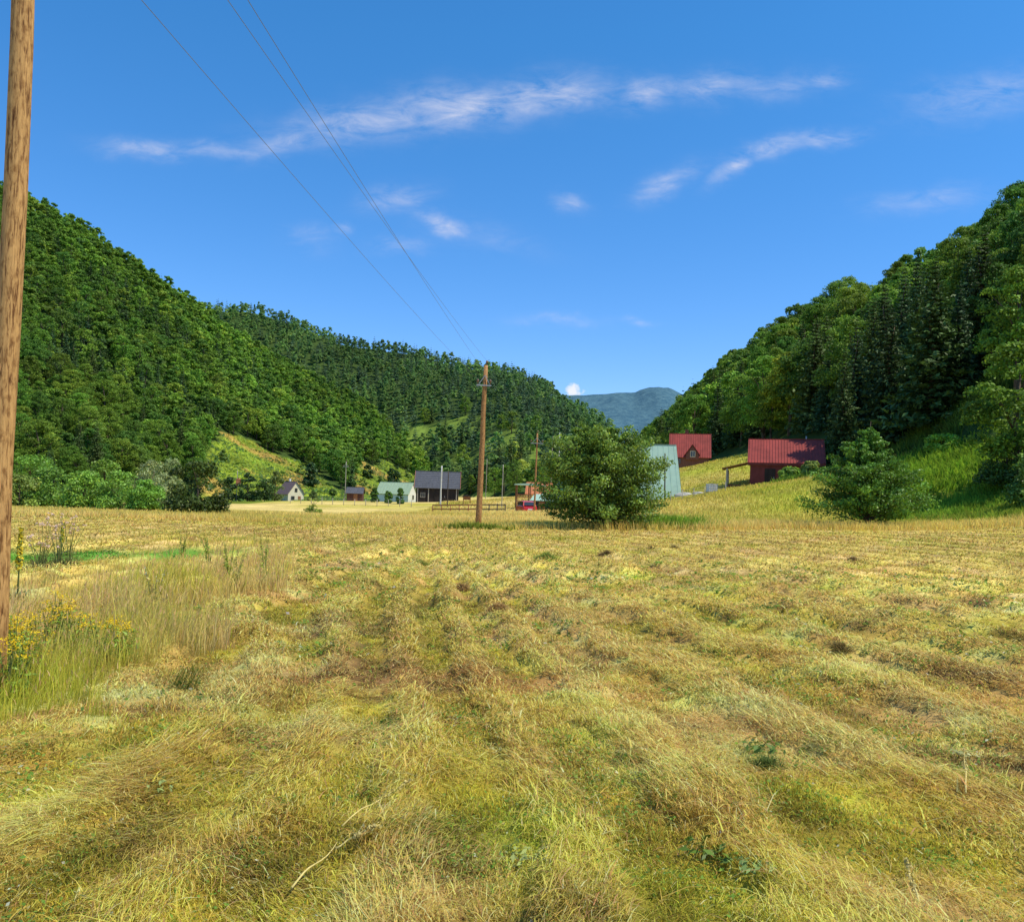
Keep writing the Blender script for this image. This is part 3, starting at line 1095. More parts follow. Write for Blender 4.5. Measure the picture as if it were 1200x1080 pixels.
# visible share of each stem: discs on a coarse raster, nearest first
order = sorted(range(len(trees)), key=lambda i: math.hypot(trees[i][0], trees[i][1]))
cov = np.zeros((270, 300), bool)
GX, GY = np.meshgrid((np.arange(300) + .5) * 4, (np.arange(270) + .5) * 4)
vis = np.zeros(len(trees))
for i in order:
    t = trees[i]
    cx, cy = to_px(t[0], t[1], t[2] + t[3] * .55)
    ry = t[3] * .5 / t[1] * FPX
    rx = t[4] * .5 / t[1] * FPX
    x0, x1 = int(max(0, (cx - rx) // 4)), int(min(300, (cx + rx) // 4 + 1))
    y0, y1 = int(max(0, (cy - ry) // 4)), int(min(270, (cy + ry) // 4 + 1))
    if x1 <= x0 or y1 <= y0:
        continue
    m = ((GX[y0:y1, x0:x1] - cx) / rx) ** 2 + ((GY[y0:y1, x0:x1] - cy) / ry) ** 2 < 1
    sub = cov[y0:y1, x0:x1]
    vis[i] = (m & ~sub).sum() + (.3 if (rx < 5) else 0) * (not m.any())
    sub |= m

N_IND = 262
ind = set(np.argsort(-vis)[:N_IND].tolist())
tint = {}


def zone_label(t, i):
    px, py = to_px(t[0], t[1], t[2] + t[3] * .7)
    sp = t[5] == 1
    kind = ('dark spruce', 'leafy tree')[0 if sp else 1]
    if t[6] == 'right':
        ridge_t = py < np.interp(px, [745, 800, 850, 920, 1000, 1100, 1200], [505, 455, 420, 375, 345, 300, 235]) + 32
        if ridge_t:
            where = 'on the skyline of the right hillside' + (' low down by the far mountain' if px < 850 else ' above the red barn' if px < 1000 else ' highest up')
        elif px < 790:
            where = 'low on the right hillside just left of the red house'
        elif px < 865:
            where = 'on the hillside directly above the red house'
        elif px < 985:
            where = 'on the dark hillside directly above the red barn'
        elif px < 1120:
            where = 'on the shaded hillside above the small round tree'
        else:
            where = 'on the shaded hillside at the right edge'
        if py > 440 and px > 865:
            where += ', low down'
    elif t[6] == 'left':
        if py > 500:
            where = 'at the foot of the left hillside' + (' behind the shrubs' if px < 260 else ' above the bright clearing' if px < 420 else ' near the dark barn')
        elif py > 380:
            where = 'on the middle of the sunlit left hillside' + (' near the tall pole' if px < 150 else '')
        else:
            where = 'high on the sunlit left hillside'
    else:
        where = 'on the far valley hill behind the pole' if px > 540 else 'on the far valley hill'
    return f'{kind} {where}'


rest = []
n_by = {}
for i, t in enumerate(trees):
    if i in ind:
        lab = zone_label(t, i)
        sp = t[5] == 1
        near = t[1] < 260
        hh = 15.0 if sp else H0
        ww = 6.4 if sp else W0
        sc = t[3] / hh
        wsc = (t[4] / ww) / sc
        var = int(RNG.integers(0, 3 if sp else 4))
        plant_tree('spruce' if sp else 'broad', 'near' if near else 'far', var, t[0], t[1], t[2], sc, wsc, RNG.random() * 6.28, lab, lab.replace('tree', 'trees').replace('dark spruce ', 'dark spruces '))
    else:
        rest.append(t)


def forest_mass(name, kind, label):
    """all remaining stems of one kind as one mass"""
    tt = [t for t in rest if t[5] == kind]
    vs, cs = [], []
    lib = {}
    for lod, (nl, sz) in enumerate(((4800, .32), (2000, .46), (1050, .66), (520, .95))):
        for v in range(5):
            if kind == 0:
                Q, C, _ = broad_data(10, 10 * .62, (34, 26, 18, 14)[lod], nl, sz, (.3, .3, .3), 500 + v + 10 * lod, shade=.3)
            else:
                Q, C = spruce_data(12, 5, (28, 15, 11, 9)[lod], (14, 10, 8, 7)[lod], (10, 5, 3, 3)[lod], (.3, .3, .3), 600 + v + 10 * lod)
            lib[lod, v] = (Q, C)
    for t in tt:
        d = t[1]
        lod = 0 if d < 150 else 1 if d < 270 else 2 if d < 450 else 3
        Q, C = lib[lod, int(RNG.integers(0, 5))]
        h0, w0 = (10, 6.2) if kind == 0 else (12, 5)
        a = RNG.random() * 6.28
        ca, sa = math.cos(a), math.sin(a)
        sw, sh = t[4] / w0, t[3] / h0
        X, Y, Z = Q[..., 0], Q[..., 1], Q[..., 2]
        vs.append(np.stack([(X * ca - Y * sa) * sw + t[0], (X * sa + Y * ca) * sw + t[1], Z * sh + t[2] - .2], -1).astype(np.float32))
        tone = .95 + .30 * RNG.random()
        if kind == 0:
            base = np.array([LEAF_A, LEAF_B, LEAF_C, (.16, .28, .034)][int(RNG.integers(0, 4))])
            if RNG.random() < .07:
                base = np.array((.26, .38, .045))
        else:
            base = np.array([SPRUCE, (.075, .135, .036)][int(RNG.integers(0, 2))])
        patch = fbm(np.array([t[0]]), np.array([t[1]]), 50, 7)[0]
        tone *= .45 + 1.1 * patch
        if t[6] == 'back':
            base = base * .80 + np.array((.034, .058, .050))  # distance haze mixed into the leaf colour of the back hill
        cs.append(np.clip(C / .3 * base * tone, .002, .7).astype(np.float32))
    Q = np.concatenate(vs)
    C = np.concatenate(cs)
    print(name, len(tt), len(Q))
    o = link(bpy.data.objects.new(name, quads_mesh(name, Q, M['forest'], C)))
    tag(o, label, 'forest', kind='stuff')


forest_mass('broadleaf_forest', 0, 'dense green broadleaf forest covering the valley hillsides')
forest_mass('spruce_forest', 1, 'dark spruces scattered through the forest of the valley hillsides')

build_clover()


def build_hillside_grass():
    n = 60000
    y = 190 + 290 * RNG.random(n)
    x = y * (-.40 + .36 * RNG.random(n))
    z, tl, tb, tr = H_parts(x, y)
    k = clearing_mask(x, y, z)
    x, y, z = x[k], y[k], z[k]
    n = len(x)
    tone = fbm(x, y, 7, 3)
    dark = RNG.random(n) < sstep(.5, .75, fbm(x, y, 5, 13)) * .75
    dry = (sstep(.5, .66, fbm(x, y, 24, 43)) > RNG.random(n)) & ~dark
    c = np.array((.24, .36, .04))[None] * (.35 + 1.1 * tone)[:, None]
    c = np.where(dry[:, None], np.array((.42, .32, .08))[None] * (.5 + .9 * tone)[:, None], c)
    c = np.where(dark[:, None], np.array((.09, .17, .03))[None], c)
    Nn = unit(np.stack([RNG.normal(.3, .6, n), RNG.normal(-.3, .6, n), np.ones(n)], 1))
    size = np.where(dark, 1.1, .75) * (.6 + .8 * RNG.random(n))
    Q = leaf_quads(np.stack([x, y, z + .25 + dark * .3 * RNG.random(n)], 1), Nn, size, .6)
    tag(link(bpy.data.objects.new('hillside_grass', quads_mesh('hillside_grass', Q, M['forest'], vary(c, .3, .15)))), 'rough bright green grass and low scrub on the hillside clearings', 'grass', kind='stuff')


build_hillside_grass()

# hand-placed trees of the right hand wood edge
for (px, pb, d, h, w, kind, var, lab) in [
    (1090, 522, 80, 16.5, 8.2, 'spruce', 1, 'tall ragged spruce at the wood edge above the bright green bank'),
    (1040, 520, 88, 15, 6.6, 'spruce', 0, 'dark narrow spruce at the wood edge behind the small round tree'),
    (1000, 535, 95, 15.5, 5.6, 'spruce', 2, 'dark spruce at the wood edge right of the red barn'),
    (1190, 560, 57, 9.5, 7.0, 'broad', 1, 'sunlit leafy tree at the wood edge on the right of the bank'),
    (986, 540, 91.5, 13.5, 4.4, 'spruce', 1, 'slim spruce rising just behind the right end of the red barn'),
    (925, 500, 128, 12.5, 8.5, 'broad', 3, 'yellow green rounded tree standing out of the dark wood above the red barn'),
    (1145, 545, 84, 15, 7.0, 'spruce', 0, 'shaded spruce between the ragged spruce and the sunlit leafy tree')]:
    p = at(px, pb, d)
    hh, ww = (15.0, 6.4) if kind == 'spruce' else (H0, W0)
    sc = h / hh
    o = plant_tree(kind, 'near', var, p.x, p.y, gz(p.x, p.y), sc, (w / ww) / sc, RNG.random() * 6.28, lab, None)
# the yellow green one gets a brighter crown of its own
Q, C, bl = broad_data(H0, W0, 34, 5200, .40, (.30, .42, .035), 991)
for o in col.objects:
    if o.get('label', '').startswith('yellow green rounded'):
        for ch in o.children:
            if ch.name.startswith('crown'):
                ch.data = quads_mesh('yellow_crown', Q, M['leaf'], C)


def shrub(name, px, py, d, h, w, base, label, n=4200, size=.22, nb=26, lo=.05, conic=.1, seed=1, group=None, cat='shrub', jitter=.75, mat='shrub', stems=True, aspect=.6, xyz=None):
    p = at(px, py, d)
    if d >= 200:
        hx, hd = ground_hit(px, py)
        k_ = hd / d
        h, w, size, p = h * k_, w * k_, size * k_, Vector((hx, hd, 0))
        d = hd
    z = gz(p.x, p.y)
    o = empty(name, (p.x, p.y, z))
    tag(o, label, cat, group)
    rng = np.random.default_rng(seed)
    base = tuple(np.array(base) * np.array((2.9, 2.7, 2.0)) if d < 100 else np.array(base) * np.array((2.2, 2.1, 1.8)))
    bl = crown_blobs(h, w, nb, rng, lo, conic)
    for _ in range(10):
        a_ = rng.random() * 6.283
        bl.append((math.cos(a_) * w * .30, math.sin(a_) * w * .30, h * (.08 + .14 * rng.random()), w * .17))
    Q, C = blob_crown(bl, n, size, base, rng, jitter, aspect=aspect)
    link(bpy.data.objects.new('foliage', quads_mesh('foliage', Q, M[mat], C)), o)
    if stems:
        link(bpy.data.objects.new('trunk', trunk_mesh('trunk', h, .02 * h + .02, bl, seed, 9)), o)
    return o


# the two free-standing small trees in the meadow: crown of sprays on real limbs
def spray_tree(name, px, py, d, h, w, base, label, seed, n_limb, leaf, per, prof):
    p = at(px, py, d)
    z = gz(p.x, p.y)
    o = empty(name, (p.x, p.y, z))
    tag(o, label, 'tree')
    rng = np.random.default_rng(seed)
    mb = MB()
    mb.tube([(0, 0, -.3), (.05, 0, h * .3), (-.05, .05, h * .62), (.03, 0, h * .95)], [.12, .09, .05, .012], 8)
    Qs, Cs = [], []
    for i in range(n_limb):
        t = (i + rng.random()) / n_limb
        t = t ** .9
        z0 = h * (.02 + .86 * t)
        a = i * 2.39996 + rng.normal() * .3
        L = (w / 2) * np.interp(t, *prof) * (.55 + .60 * rng.random())
        rise = (.05 + .35 * t + .85 * rng.random()) * L
        dirv = np.array([math.cos(a), math.sin(a), 0])
        p0 = np.array([0, 0, z0])
        p1 = p0 + dirv * L * .5 + np.array([0, 0, rise * .35])
        p2 = p0 + dirv * L + np.array([0, 0, rise * .6])
        if p2[2] > h:
            p2[2] = h - .1 * rng.random()
        mb.tube([p0, p1, p2], [.03 + .012 * (1 - t), .02, .006], 5, cap=False)
        m = int(per * (.35 + L / (w / 2)))
        f = .22 + .80 * rng.random(m) ** .75
        base_p = np.where((f < .5)[:, None], p0 + (p1 - p0) * (f / .5)[:, None], p1 + (p2 - p1) * ((f - .5) / .5)[:, None])
        spread = (.12 + .22 * np.sin(np.clip(f, 0, 1) * math.pi)) * L * .75 + .06
        off = unit(rng.normal(size=(m, 3))) * (spread * rng.random(m) ** .5)[:, None] * np.array([1, 1, .62])
        P = base_p + off
        k = P[:, 2] > .06
        P, off = P[k], off[k]
        Nn = unit(off * 1.2 / (spread[k][:, None] + .01) * .5 + dirv * .35 + np.array([0, 0, .35]) + rng.normal(size=P.shape) * .75)
        Qs.append(leaf_quads(P, Nn, np.full(len(P), leaf), .58, rng))
        tone = .7 + .6 * rng.random()
        c = np.array(base)[None] * (tone * (.65 + .6 * rng.random(len(P))) * (.72 + .5 * f[k]))[:, None]
        y2 = (rng.random(len(P)) < .14)[:, None]
        Cs.append(np.where(y2, c * np.array([1.7, 1.35, .8]), c))
    link(bpy.data.objects.new('crown', quads_mesh('crown', np.concatenate(Qs), M['shrub'], np.clip(np.concatenate(Cs), .003, .7))), o)
    mb.build('trunk', M['bark'], o)
    return o


spray_tree('small_tree', 702, 619, 43, 5.5, 6.1, (.155, .255, .036), 'bushy olive green young tree standing in front of the pale teal roof', 41, 230, .13, 250,
           ([0, .08, .25, .45, .58, .68, .85, 1], [1.0, 1.08, 1.06, 1.0, .90, .70, .48, .16]))
spray_tree('small_tree', 1016, 619, 45, 5.9, 5.6, (.115, .25, .028), 'small round leafy green tree at the meadow edge right of the red barn', 42, 210, .13, 220,
           ([0, .08, .25, .45, .6, .75, .9, 1], [1.08, 1.08, .96, .70, .50, .34, .18, .03]))

# shrubs along the left field edge
SH = [
    (22, 606, 58, 2.3, 3.4, (.085, .13, .030), 'olive shrub at the field edge right beside the tall pole', 3),
    (62, 606, 60, 2.9, 4.0, (.060, .125, .022), 'rounded mid green shrub behind the pink thistles', 4),
    (98, 607, 57, 2.6, 3.6, (.075, .15, .025), 'light green shrub second from the thistles', 5),
    (122, 590, 66, 3.9, 3.6, (.070, .13, .022), 'taller green shrub rising behind the light green shrub', 6),
    (140, 606, 56, 2.6, 3.4, (.080, .16, .030), 'pale green shrub between the light green shrub and the silvery willow', 7),
    (178, 604, 62, 3.7, 3.4, (.115, .15, .085), 'silvery grey green willow shrub', 8),
    (198, 596, 66, 4.1, 3.0, (.10, .14, .07), 'upper silvery willow shoots beside the dark round shrub', 9),
    (170, 606, 55, 2.1, 2.6, (.065, .145, .024), 'small bright shrub at the foot of the silvery willow', 10),
    (230, 613, 50, 3.1, 4.0, (.024, .042, .008), 'large dark round shrub at the field edge', 11),
    (40, 590, 78, 4.6, 5.5, (.052, .12, .018), 'big leafy tree crown above the shrubs beside the tall pole', 12),
    (268, 585, 150, 4.2, 3.6, (.025, .052, .016), 'dark conifer shrub behind the pole with the orange box', 13),
    (290, 586, 150, 5.0, 3.6, (.026, .055, .016), 'dark upright shrub between the orange box and the white house', 14),
    (310, 587, 150, 3.8, 4.2, (.035, .070, .018), 'dark low shrub hiding the left end of the white house', 15),
    (322, 582, 165, 5.8, 3.6, (.070, .100, .025), 'olive tree just above the roof of the white house', 16),
    (364, 570, 215, 6.0, 5.0, (.022, .052, .018), 'dark pointed tree on the slope right of the white house', 17),
    (367, 580, 190, 2.6, 3.0, (.045, .075, .018), 'low bush below the dark pointed tree', 18),
    (431, 561, 260, 4.2, 3.6, (.025, .055, .016), 'lone small dark tree on the bright slope above the shed', 19),
    (462, 567, 250, 5.6, 4.6, (.026, .058, .016), 'dark round tree on the bright slope behind the green roof', 20),
    (485, 552, 250, 7.0, 8.5, (.15, .23, .026), 'bright lime green tree mass above the dark barn', 21),
    (455, 585, 140, 2.0, 1.4, (.05, .11, .02), 'left of two small bushes before the pale green roof', 22),
    (469, 585, 138, 2.5, 1.4, (.045, .10, .02), 'right of two small bushes before the pale green roof', 23),
    (439, 587, 145, 2.4, 1.6, (.04, .09, .018), 'dark narrow bush between the shed and the green roof', 24),
    (1178, 572, 57, 3.6, 4.2, (.030, .062, .014), 'dark shaded bush at the wood edge on the right bank', 25),
    (1105, 535, 70, 1.5, 3.2, (.11, .20, .022), 'low bright bush on the bank below the ragged spruce', 26),
    (1212, 585, 50, 3.2, 3.2, (.05, .10, .018), 'leafy bush at the right edge of the bank', 27),
    (795, 530, 150, 3.0, 2.4, (.09, .15, .03), 'pale bush against the left end of the red house', 28),
    (925, 567, 86, 1.3, 2.4, (.09, .16, .03), 'low weeds in front of the red barn wall', 29),
    (950, 563, 86, 1.5, 2.2, (.10, .14, .04), 'low weeds below the right end of the red barn', 30),
    (600, 540, 400, 9.0, 9.0, (.24, .31, .045), 'pale lime tree on the far slope left of the timber pole', 31),
    (612, 560, 370, 8.0, 7.0, (.25, .31, .05), 'pale lime tree low on the far slope by the orange roof', 32),
]
for i, (px, py, d, h, w, b, lab, sd) in enumerate(SH):
    big = d < 100
    shrub('willow_shrub' if 'willow' in lab else 'bushy_tree' if 'tree' in lab else 'shrub', px, py, d, h, w, b, lab,
          n=5200 if big else 2200, size=.18 if d < 80 else .32 if d < 200 else .5, nb=34 if big else 34, lo=.02, seed=sd, conic=.5 if 'conifer' in lab or 'pointed' in lab else .12,
          cat='tree' if 'tree' in lab and 'above the roof' not in lab else 'shrub', aspect=.4 if 'willow' in lab else .6)

for i, (px, py, d, h, w) in enumerate([(250, 556, 255, 3.0, 3.2), (262, 540, 262, 3.4, 3.0), (352, 556, 285, 3.0, 3.2), (390, 580, 280, 2.2, 2.6), (425, 570, 310, 3.0, 3.4), (445, 566, 320, 2.6, 3.4), (478, 560, 340, 3.4, 3.6)]):
    x_, y_ = at(px, py, d).x, d
    shrub('hill_shrub', px, py, d, h, w, (.075, .125, .028), 'small rounded shrub dotted on the bright grassy slope', n=700, size=.5, nb=14, lo=.02, seed=140 + i, group='shrubs dotted on the bright slopes')

# small sapling in the dry field
shrub('sapling', 367, 602, 64, 1.3, 1.5, (.10, .14, .03), 'lone knee high bushy sapling in the dry field below the white house', n=420, size=.17, nb=12, seed=77, cat='sapling', jitter=.5)


# ------------------------------------------------------------------ buildings (local frame: x along the ridge, -y faces the camera)
def roof_sheet(x0, x1, ye, ze, yr, zr, th=.06, ribs=0, rh=.05):
    """one pitched roof plane from eave (ye,ze) up to ridge (yr,zr), along x, with standing ribs"""
    mb = MB()
    n = Vector((0, -(zr - ze), abs(yr - ye)))
    if yr < ye:
        n = Vector((0, (zr - ze), abs(yr - ye)))
    n.normalize()
    a, b = Vector((0, ye, ze)), Vector((0, yr, zr))
    q = [a, b, b + n * th, a + n * th]
    mb.prism([(v.y, v.z) for v in q], x0, x1, 'X')
    for i in range(ribs):
        x = x0 + (x1 - x0) * (i + .5) / ribs
        q = [a + n * (th - .003), b + n * (th - .003), b + n * (th + rh), a + n * (th + rh)]
        mb.prism([(v.y, v.z) for v in q], x - .02, x + .02, 'X')
    return mb


def gable_walls(w, dp, hw, rise):
    mb = MB()
    mb.prism([(-dp / 2, -1.0), (dp / 2, -1.0), (dp / 2, hw), (0, hw + rise), (-dp / 2, hw)], -w / 2, w / 2, 'X')
    return mb


def window(root, c, w, h, facing='-y', frame=None):
    """frame bars around a pane, on a wall facing -y or +x"""
    mb = MB()
    t = .07
    cx, cy, cz = c
    if facing == '-y':
        for dx in (-w / 2, w / 2):
            mb.box((cx + dx, cy - .03, cz), (t, .08, h + t))
        for dz in (-h / 2, h / 2):
            mb.box((cx, cy - .03, cz + dz), (w - t - .004, .074, t))
        mb.box((cx, cy - .028, cz), (t * .7, .06, h - t - .004))
    else:
        for dy in (-w / 2, w / 2):
            mb.box((cx + .03, cy + dy, cz), (.08, t, h + t))
        for dz in (-h / 2, h / 2):
            mb.box((cx + .03, cy, cz + dz), (.074, w - t - .004, t))
        mb.box((cx + .028, cy, cz), (.06, t * .7, h - t - .004))
    f = mb.build('window', frame or M['white'], root)
    p = MB()
    p.box((cx, cy - .006, cz) if facing == '-y' else (cx + .006, cy, cz), (w - t, .03, h - t) if facing == '-y' else (.03, w - t, h - t))
    p.build('pane', M['glass'], f)
    return f


def house(name, loc, rz, label, cat, group=None):
    o = empty(name, loc, rz)
    return tag(o, label, cat, group)


def gable_roof(o, w, dp, hw, rise, mat, ov=.3, ribs=0, th=.06, ridge_cap=True):
    k = rise / (dp / 2)
    r = roof_sheet(-w / 2 - ov, w / 2 + ov, -dp / 2 - ov, hw - ov * k + .02, 0, hw + rise + .02, th, ribs)
    r2 = roof_sheet(-w / 2 - ov, w / 2 + ov, dp / 2 + ov, hw - ov * k + .02, 0, hw + rise + .02, th, ribs)
    r.v, r.f, r.sm = r.v + r2.v, r.f + [tuple(i + len(r.v) for i in f) for f in r2.f], r.sm + r2.sm
    ro = r.build('roof', mat, o)
    if ridge_cap:
        cb = MB()
        cb.bar((-w / 2 - ov - .01, 0, hw + rise + .02 + th * 1.2), (w / 2 + ov + .01, 0, hw + rise + .02 + th * 1.2), .22, .05)
        cb.build('ridge_cap', mat, ro)
    return ro


# red barn with lean-to
g = at(919, 566, 93)
zb = at(880, 570, 90).z
o = house('red_barn', (g.x + .05, 93, zb), R(-16), 'red metal roofed barn with dark red walls and lean-to porch below the wood', 'barn')
W, D, HW, RI = 7.3, 6.0, 2.75, 2.5
gable_walls(W, D, HW, RI).build('wall', M['redwall'], o)
gable_roof(o, W, D, HW, RI, M['redroof'], .28, 26)
d_ = MB()
d_.box((-1.6, -D / 2 - .03, .95), (1.1, .06, 2.0))
dd = d_.build('door', M['darkwood'], o)
h_ = MB()
h_.box((-1.2, -D / 2 - .085, 1.0), (.05, .05, .16))
h_.build('handle', M['steel'], dd)
window(o, (1.4, -D / 2, 1.45), .9, .8, frame=M['redwall'])
pr = MB()
pr.prism([(-W / 2 - .31, 2.55), (-W / 2 - .31, 2.63), (-W / 2 - 2.95, 1.95), (-W / 2 - 2.95, 1.87)], -2.9, 2.2)
po = pr.build('porch_roof', M['timber'], o, 'sloping lean-to roof on the left end')
for yy in (-2.7, 2.0):
    p_ = MB()
    p_.box((-W / 2 - 2.4, yy, .4), (.16, .16, 3.05))
    p_.build('porch_post', M['greypole'], o)
lw = MB()
lw.box((-W / 2 - 1.35, -2.72, -.35), (1.9, .12, 1.1))
lw.build('porch_wall', M['redwall'], o)
fb = MB()
fb.box((0, -D / 2 - .31, HW - .32), (W + .56, .04, .2))
fb.build('fascia', M['redwall'], o)
ve = MB()
ve.tube([(2.1, .2, HW + RI - .1), (2.1, .2, HW + RI + .45)], [.07, .07], 8)
ve.build('vent_pipe', M['steel'], o)

# red house
g = at(811, 545, 131)
zb = 6.75
o = house('red_house', (g.x, 133, zb), R(-11), 'small brick house with bright red steep roof and a pointed dormer', 'house')
W, D, HW, RI = 5.7, 6.0, 1.75, 3.5
gable_walls(W, D, HW, RI).build('wall', M['brownwall'], o)
ro = gable_roof(o, W, D, HW, RI, M['redroof'], .3, 18)
c_ = MB()
c_.box((-.55, .35, HW + RI + .1), (.5, .5, 1.1))
c_.box((-.55, .35, HW + RI + .68), (.62, .62, .08))
c_.build('chimney', M['brownwall'], ro)
dm = MB()
dm.prism([(-.95, HW - .6), (.95, HW - .6), (.95, HW + .2), (0, HW + 1.55), (-.95, HW + .2)], -D / 2 - .36, -.9)
dmo = dm.build('dormer', M['brownwall'], o)
for v in dmo.data.vertices:
    v.co.x += .35
for s in (-1, 1):
    pr = MB()
    a, b = (.35 + s * 1.12, HW + .06), (.35, HW + 1.66)
    pr.prism([a, b, (b[0], b[1] + .09), (a[0] + s * .06, a[1] + .04)], -D / 2 - .55, -.75)
    pr.build('dormer_roof', M['redroof'], dmo)
window(o, (.42, -D / 2 - .36, HW + .25), .7, .85, frame=M['cream'])
window(o, (-1.7, -D / 2, .9), .7, .8, frame=M['brownwall'])
for s in (-1, 1):
    bb = MB()
    bb.bar((s * (W / 2 + .33), -D / 2 - .32, HW - .42), (s * (W / 2 + .33), 0, HW + RI + .06), .05, .22)
    bb.build('bargeboard', M['redwall'], ro)

# pale teal A-frame house
g = at(757, 584, 100)


def aframe(name, loc, rz, L, half, h, label, roofmat, gablemat, ribs=14):
    o = house(name, loc, rz, label, 'house')
    gw = MB()
    gw.prism([(-half + .25, -.8), (half - .25, -.8), (half - .25, .15), (0, h - .25), (-half + .25, .15)], -L / 2 + .35, L / 2 - .35, 'X')
    gw.build('wall', gablemat, o)
    r = roof_sheet(-L / 2, L / 2, -half - .05, -.05, 0, h, .08, ribs, .025)
    r2 = roof_sheet(-L / 2, L / 2, half + .05, -.05, 0, h, .08, ribs, .025)
    r.v, r.f, r.sm = r.v + r2.v, r.f + [tuple(i + len(r.v) for i in f) for f in r2.f], r.sm + r2.sm
    r.v = [(x_ * (1 + .22 * (1 - max(z_, 0) / h)), y_, z_) for x_, y_, z_ in r.v]
    ro = r.build('roof', roofmat, o)
    cb = MB()
    cb.bar((-L / 2 - .01, 0, h + .1), (L / 2 + .01, 0, h + .1), .26, .06)
    cb.build('ridge_cap', roofmat, ro)
    window(o, (L / 2 - .35, 0, 1.5), 1.4, 1.5, '+x', M['navy'])
    dd = MB()
    dd.box((L / 2 - .32, 1.5, .6), (.06, .9, 1.7))
    d2 = dd.build('door', M['navy'], o)
    hh = MB()
    hh.box((L / 2 - .26, 1.15, .6), (.05, .05, .14))
    hh.build('handle', M['steel'], d2)
    return o


aframe('frame_house', (at(749, 560, 103.5).x, 103.5, 1.65), R(-12), 8.6, 3.4, 6.55, 'pale teal metal A-frame house behind the olive young tree', M['tealroof'], M['navy'])
aframe('frame_house', (at(672, 560, 128).x, 128, .8), R(4), 4.6, 2.0, 5.1, 'narrow teal A-frame hut showing left of the olive young tree', M['tealdark'], M['cream'], 9)

# dark barn
g = at(512, 589, 152)
o = house('dark_barn', (g.x, 153, at(512, 589, 150).z), R(3), 'dark timber barn with black shingle roof in the middle distance', 'barn')
W, D, HW, RI = 7.4, 6.0, 2.75, 2.75
gable_walls(W, D, HW, RI).build('wall', M['darkwood'], o)
ro = gable_roof(o, W, D, HW, RI, M['slate'], .32, 0, .08)
bt = MB()
for i in range(9):   # shingle courses
    f = (i + .5) / 9
    k = RI / (D / 2)
    y_ = -D / 2 - .3 + f * (D / 2 + .3)
    z_ = HW + (y_ + D / 2) * k + .11
    bt.bar((-W / 2 - .31, y_, z_), (W / 2 + .31, y_, z_), .12, .05)
bt.build('shingle_course', M['slate'], ro)
for s in (-1, 1):
    bb = MB()
    bb.bar((s * (W / 2 + .35), -D / 2 - .32, HW - .22), (s * (W / 2 + .35), 0, HW + RI + .08), .06, .26)
    bb.build('bargeboard', M['trim'], ro)
d_ = MB()
d_.box((.6, -D / 2 - .03, 1.1), (2.0, .06, 2.2))
d2 = d_.build('door', M['timber'], o, 'dark barn door')
d2.data.materials[0] = M['darkwood']
h_ = MB()
h_.box((1.35, -D / 2 - .09, 1.1), (.06, .06, .3))
h_.build('handle', M['steel'], d2)
for x_ in (-3.4, -1.5, 3.4):
    p_ = MB()
    p_.box((x_, -D / 2 - .1, 1.1), (.16, .16, 3.0))
    p_.build('wall_post', M['greypole'], o)
window(o, (-2.5, -D / 2, 1.3), .8, .8, frame=M['greypole'])

# pale green roofed house with white gable
g = at(463, 587, 166)
o = house('green_roofed_house', (g.x, 168, at(463, 588, 166).z), R(-15), 'low house with pale green shingle roof and white gable beside the dark barn', 'house')
W, D, HW, RI = 6.6, 4.4, 1.7, 2.1
gable_walls(W, D, HW, RI).build('wall', M['white'], o)
ro = gable_roof(o, W, D, HW, RI, M['greenroof'], .25, 12, .07)
window(o, (W / 2, .3, 1.0), .8, .8, '+x', M['greypole'])
window(o, (-1.2, -D / 2, .9), .8, .8)

# small shed
g = at(415, 588, 150)
o = house('garden_shed', (g.x, 151, at(415, 589, 150).z), R(2), 'small reddish brown shed with black roof by the thin fence', 'shed')
W, D, HW, RI = 2.7, 2.2, 1.75, .95
gable_walls(W, D, HW, RI).build('wall', M['shedwall'], o)
gable_roof(o, W, D, HW, RI, M['slate'], .2, 0, .06)
d_ = MB()
d_.box((.2, -D / 2 - .02, .8), (.7, .05, 1.5))
d_.build('door', M['timber'], o)

# white house
g = at(345, 587, 236)
o = house('white_house', (g.x - 2.2, 240, at(340, 588, 236).z), R(-52), 'white gabled house with mauve tiled roof at the foot of the bright slope', 'house')
W, D, HW, RI = 7.5, 4.6, 2.4, 3.2
gable_walls(W, D, HW, RI).build('wall', M['cream'], o)
ro = gable_roof(o, W, D, HW, RI, M['mauve'], .3, 0, .1)
c_ = MB()
c_.box((-1.5, .4, HW + RI + .3), (.5, .5, 1.2))
c_.build('chimney', M['white'], ro)
window(o, (W / 2, 0, 3.3), .7, 1.0, '+x', M['darkwood'])
window(o, (W / 2, -.9, 1.1), .9, 1.0, '+x', M['darkwood'])
dd = MB()
dd.box((W / 2 + .02, 1.0, .8), (.06, .8, 1.7))
dd.build('door', M['timber'], o)

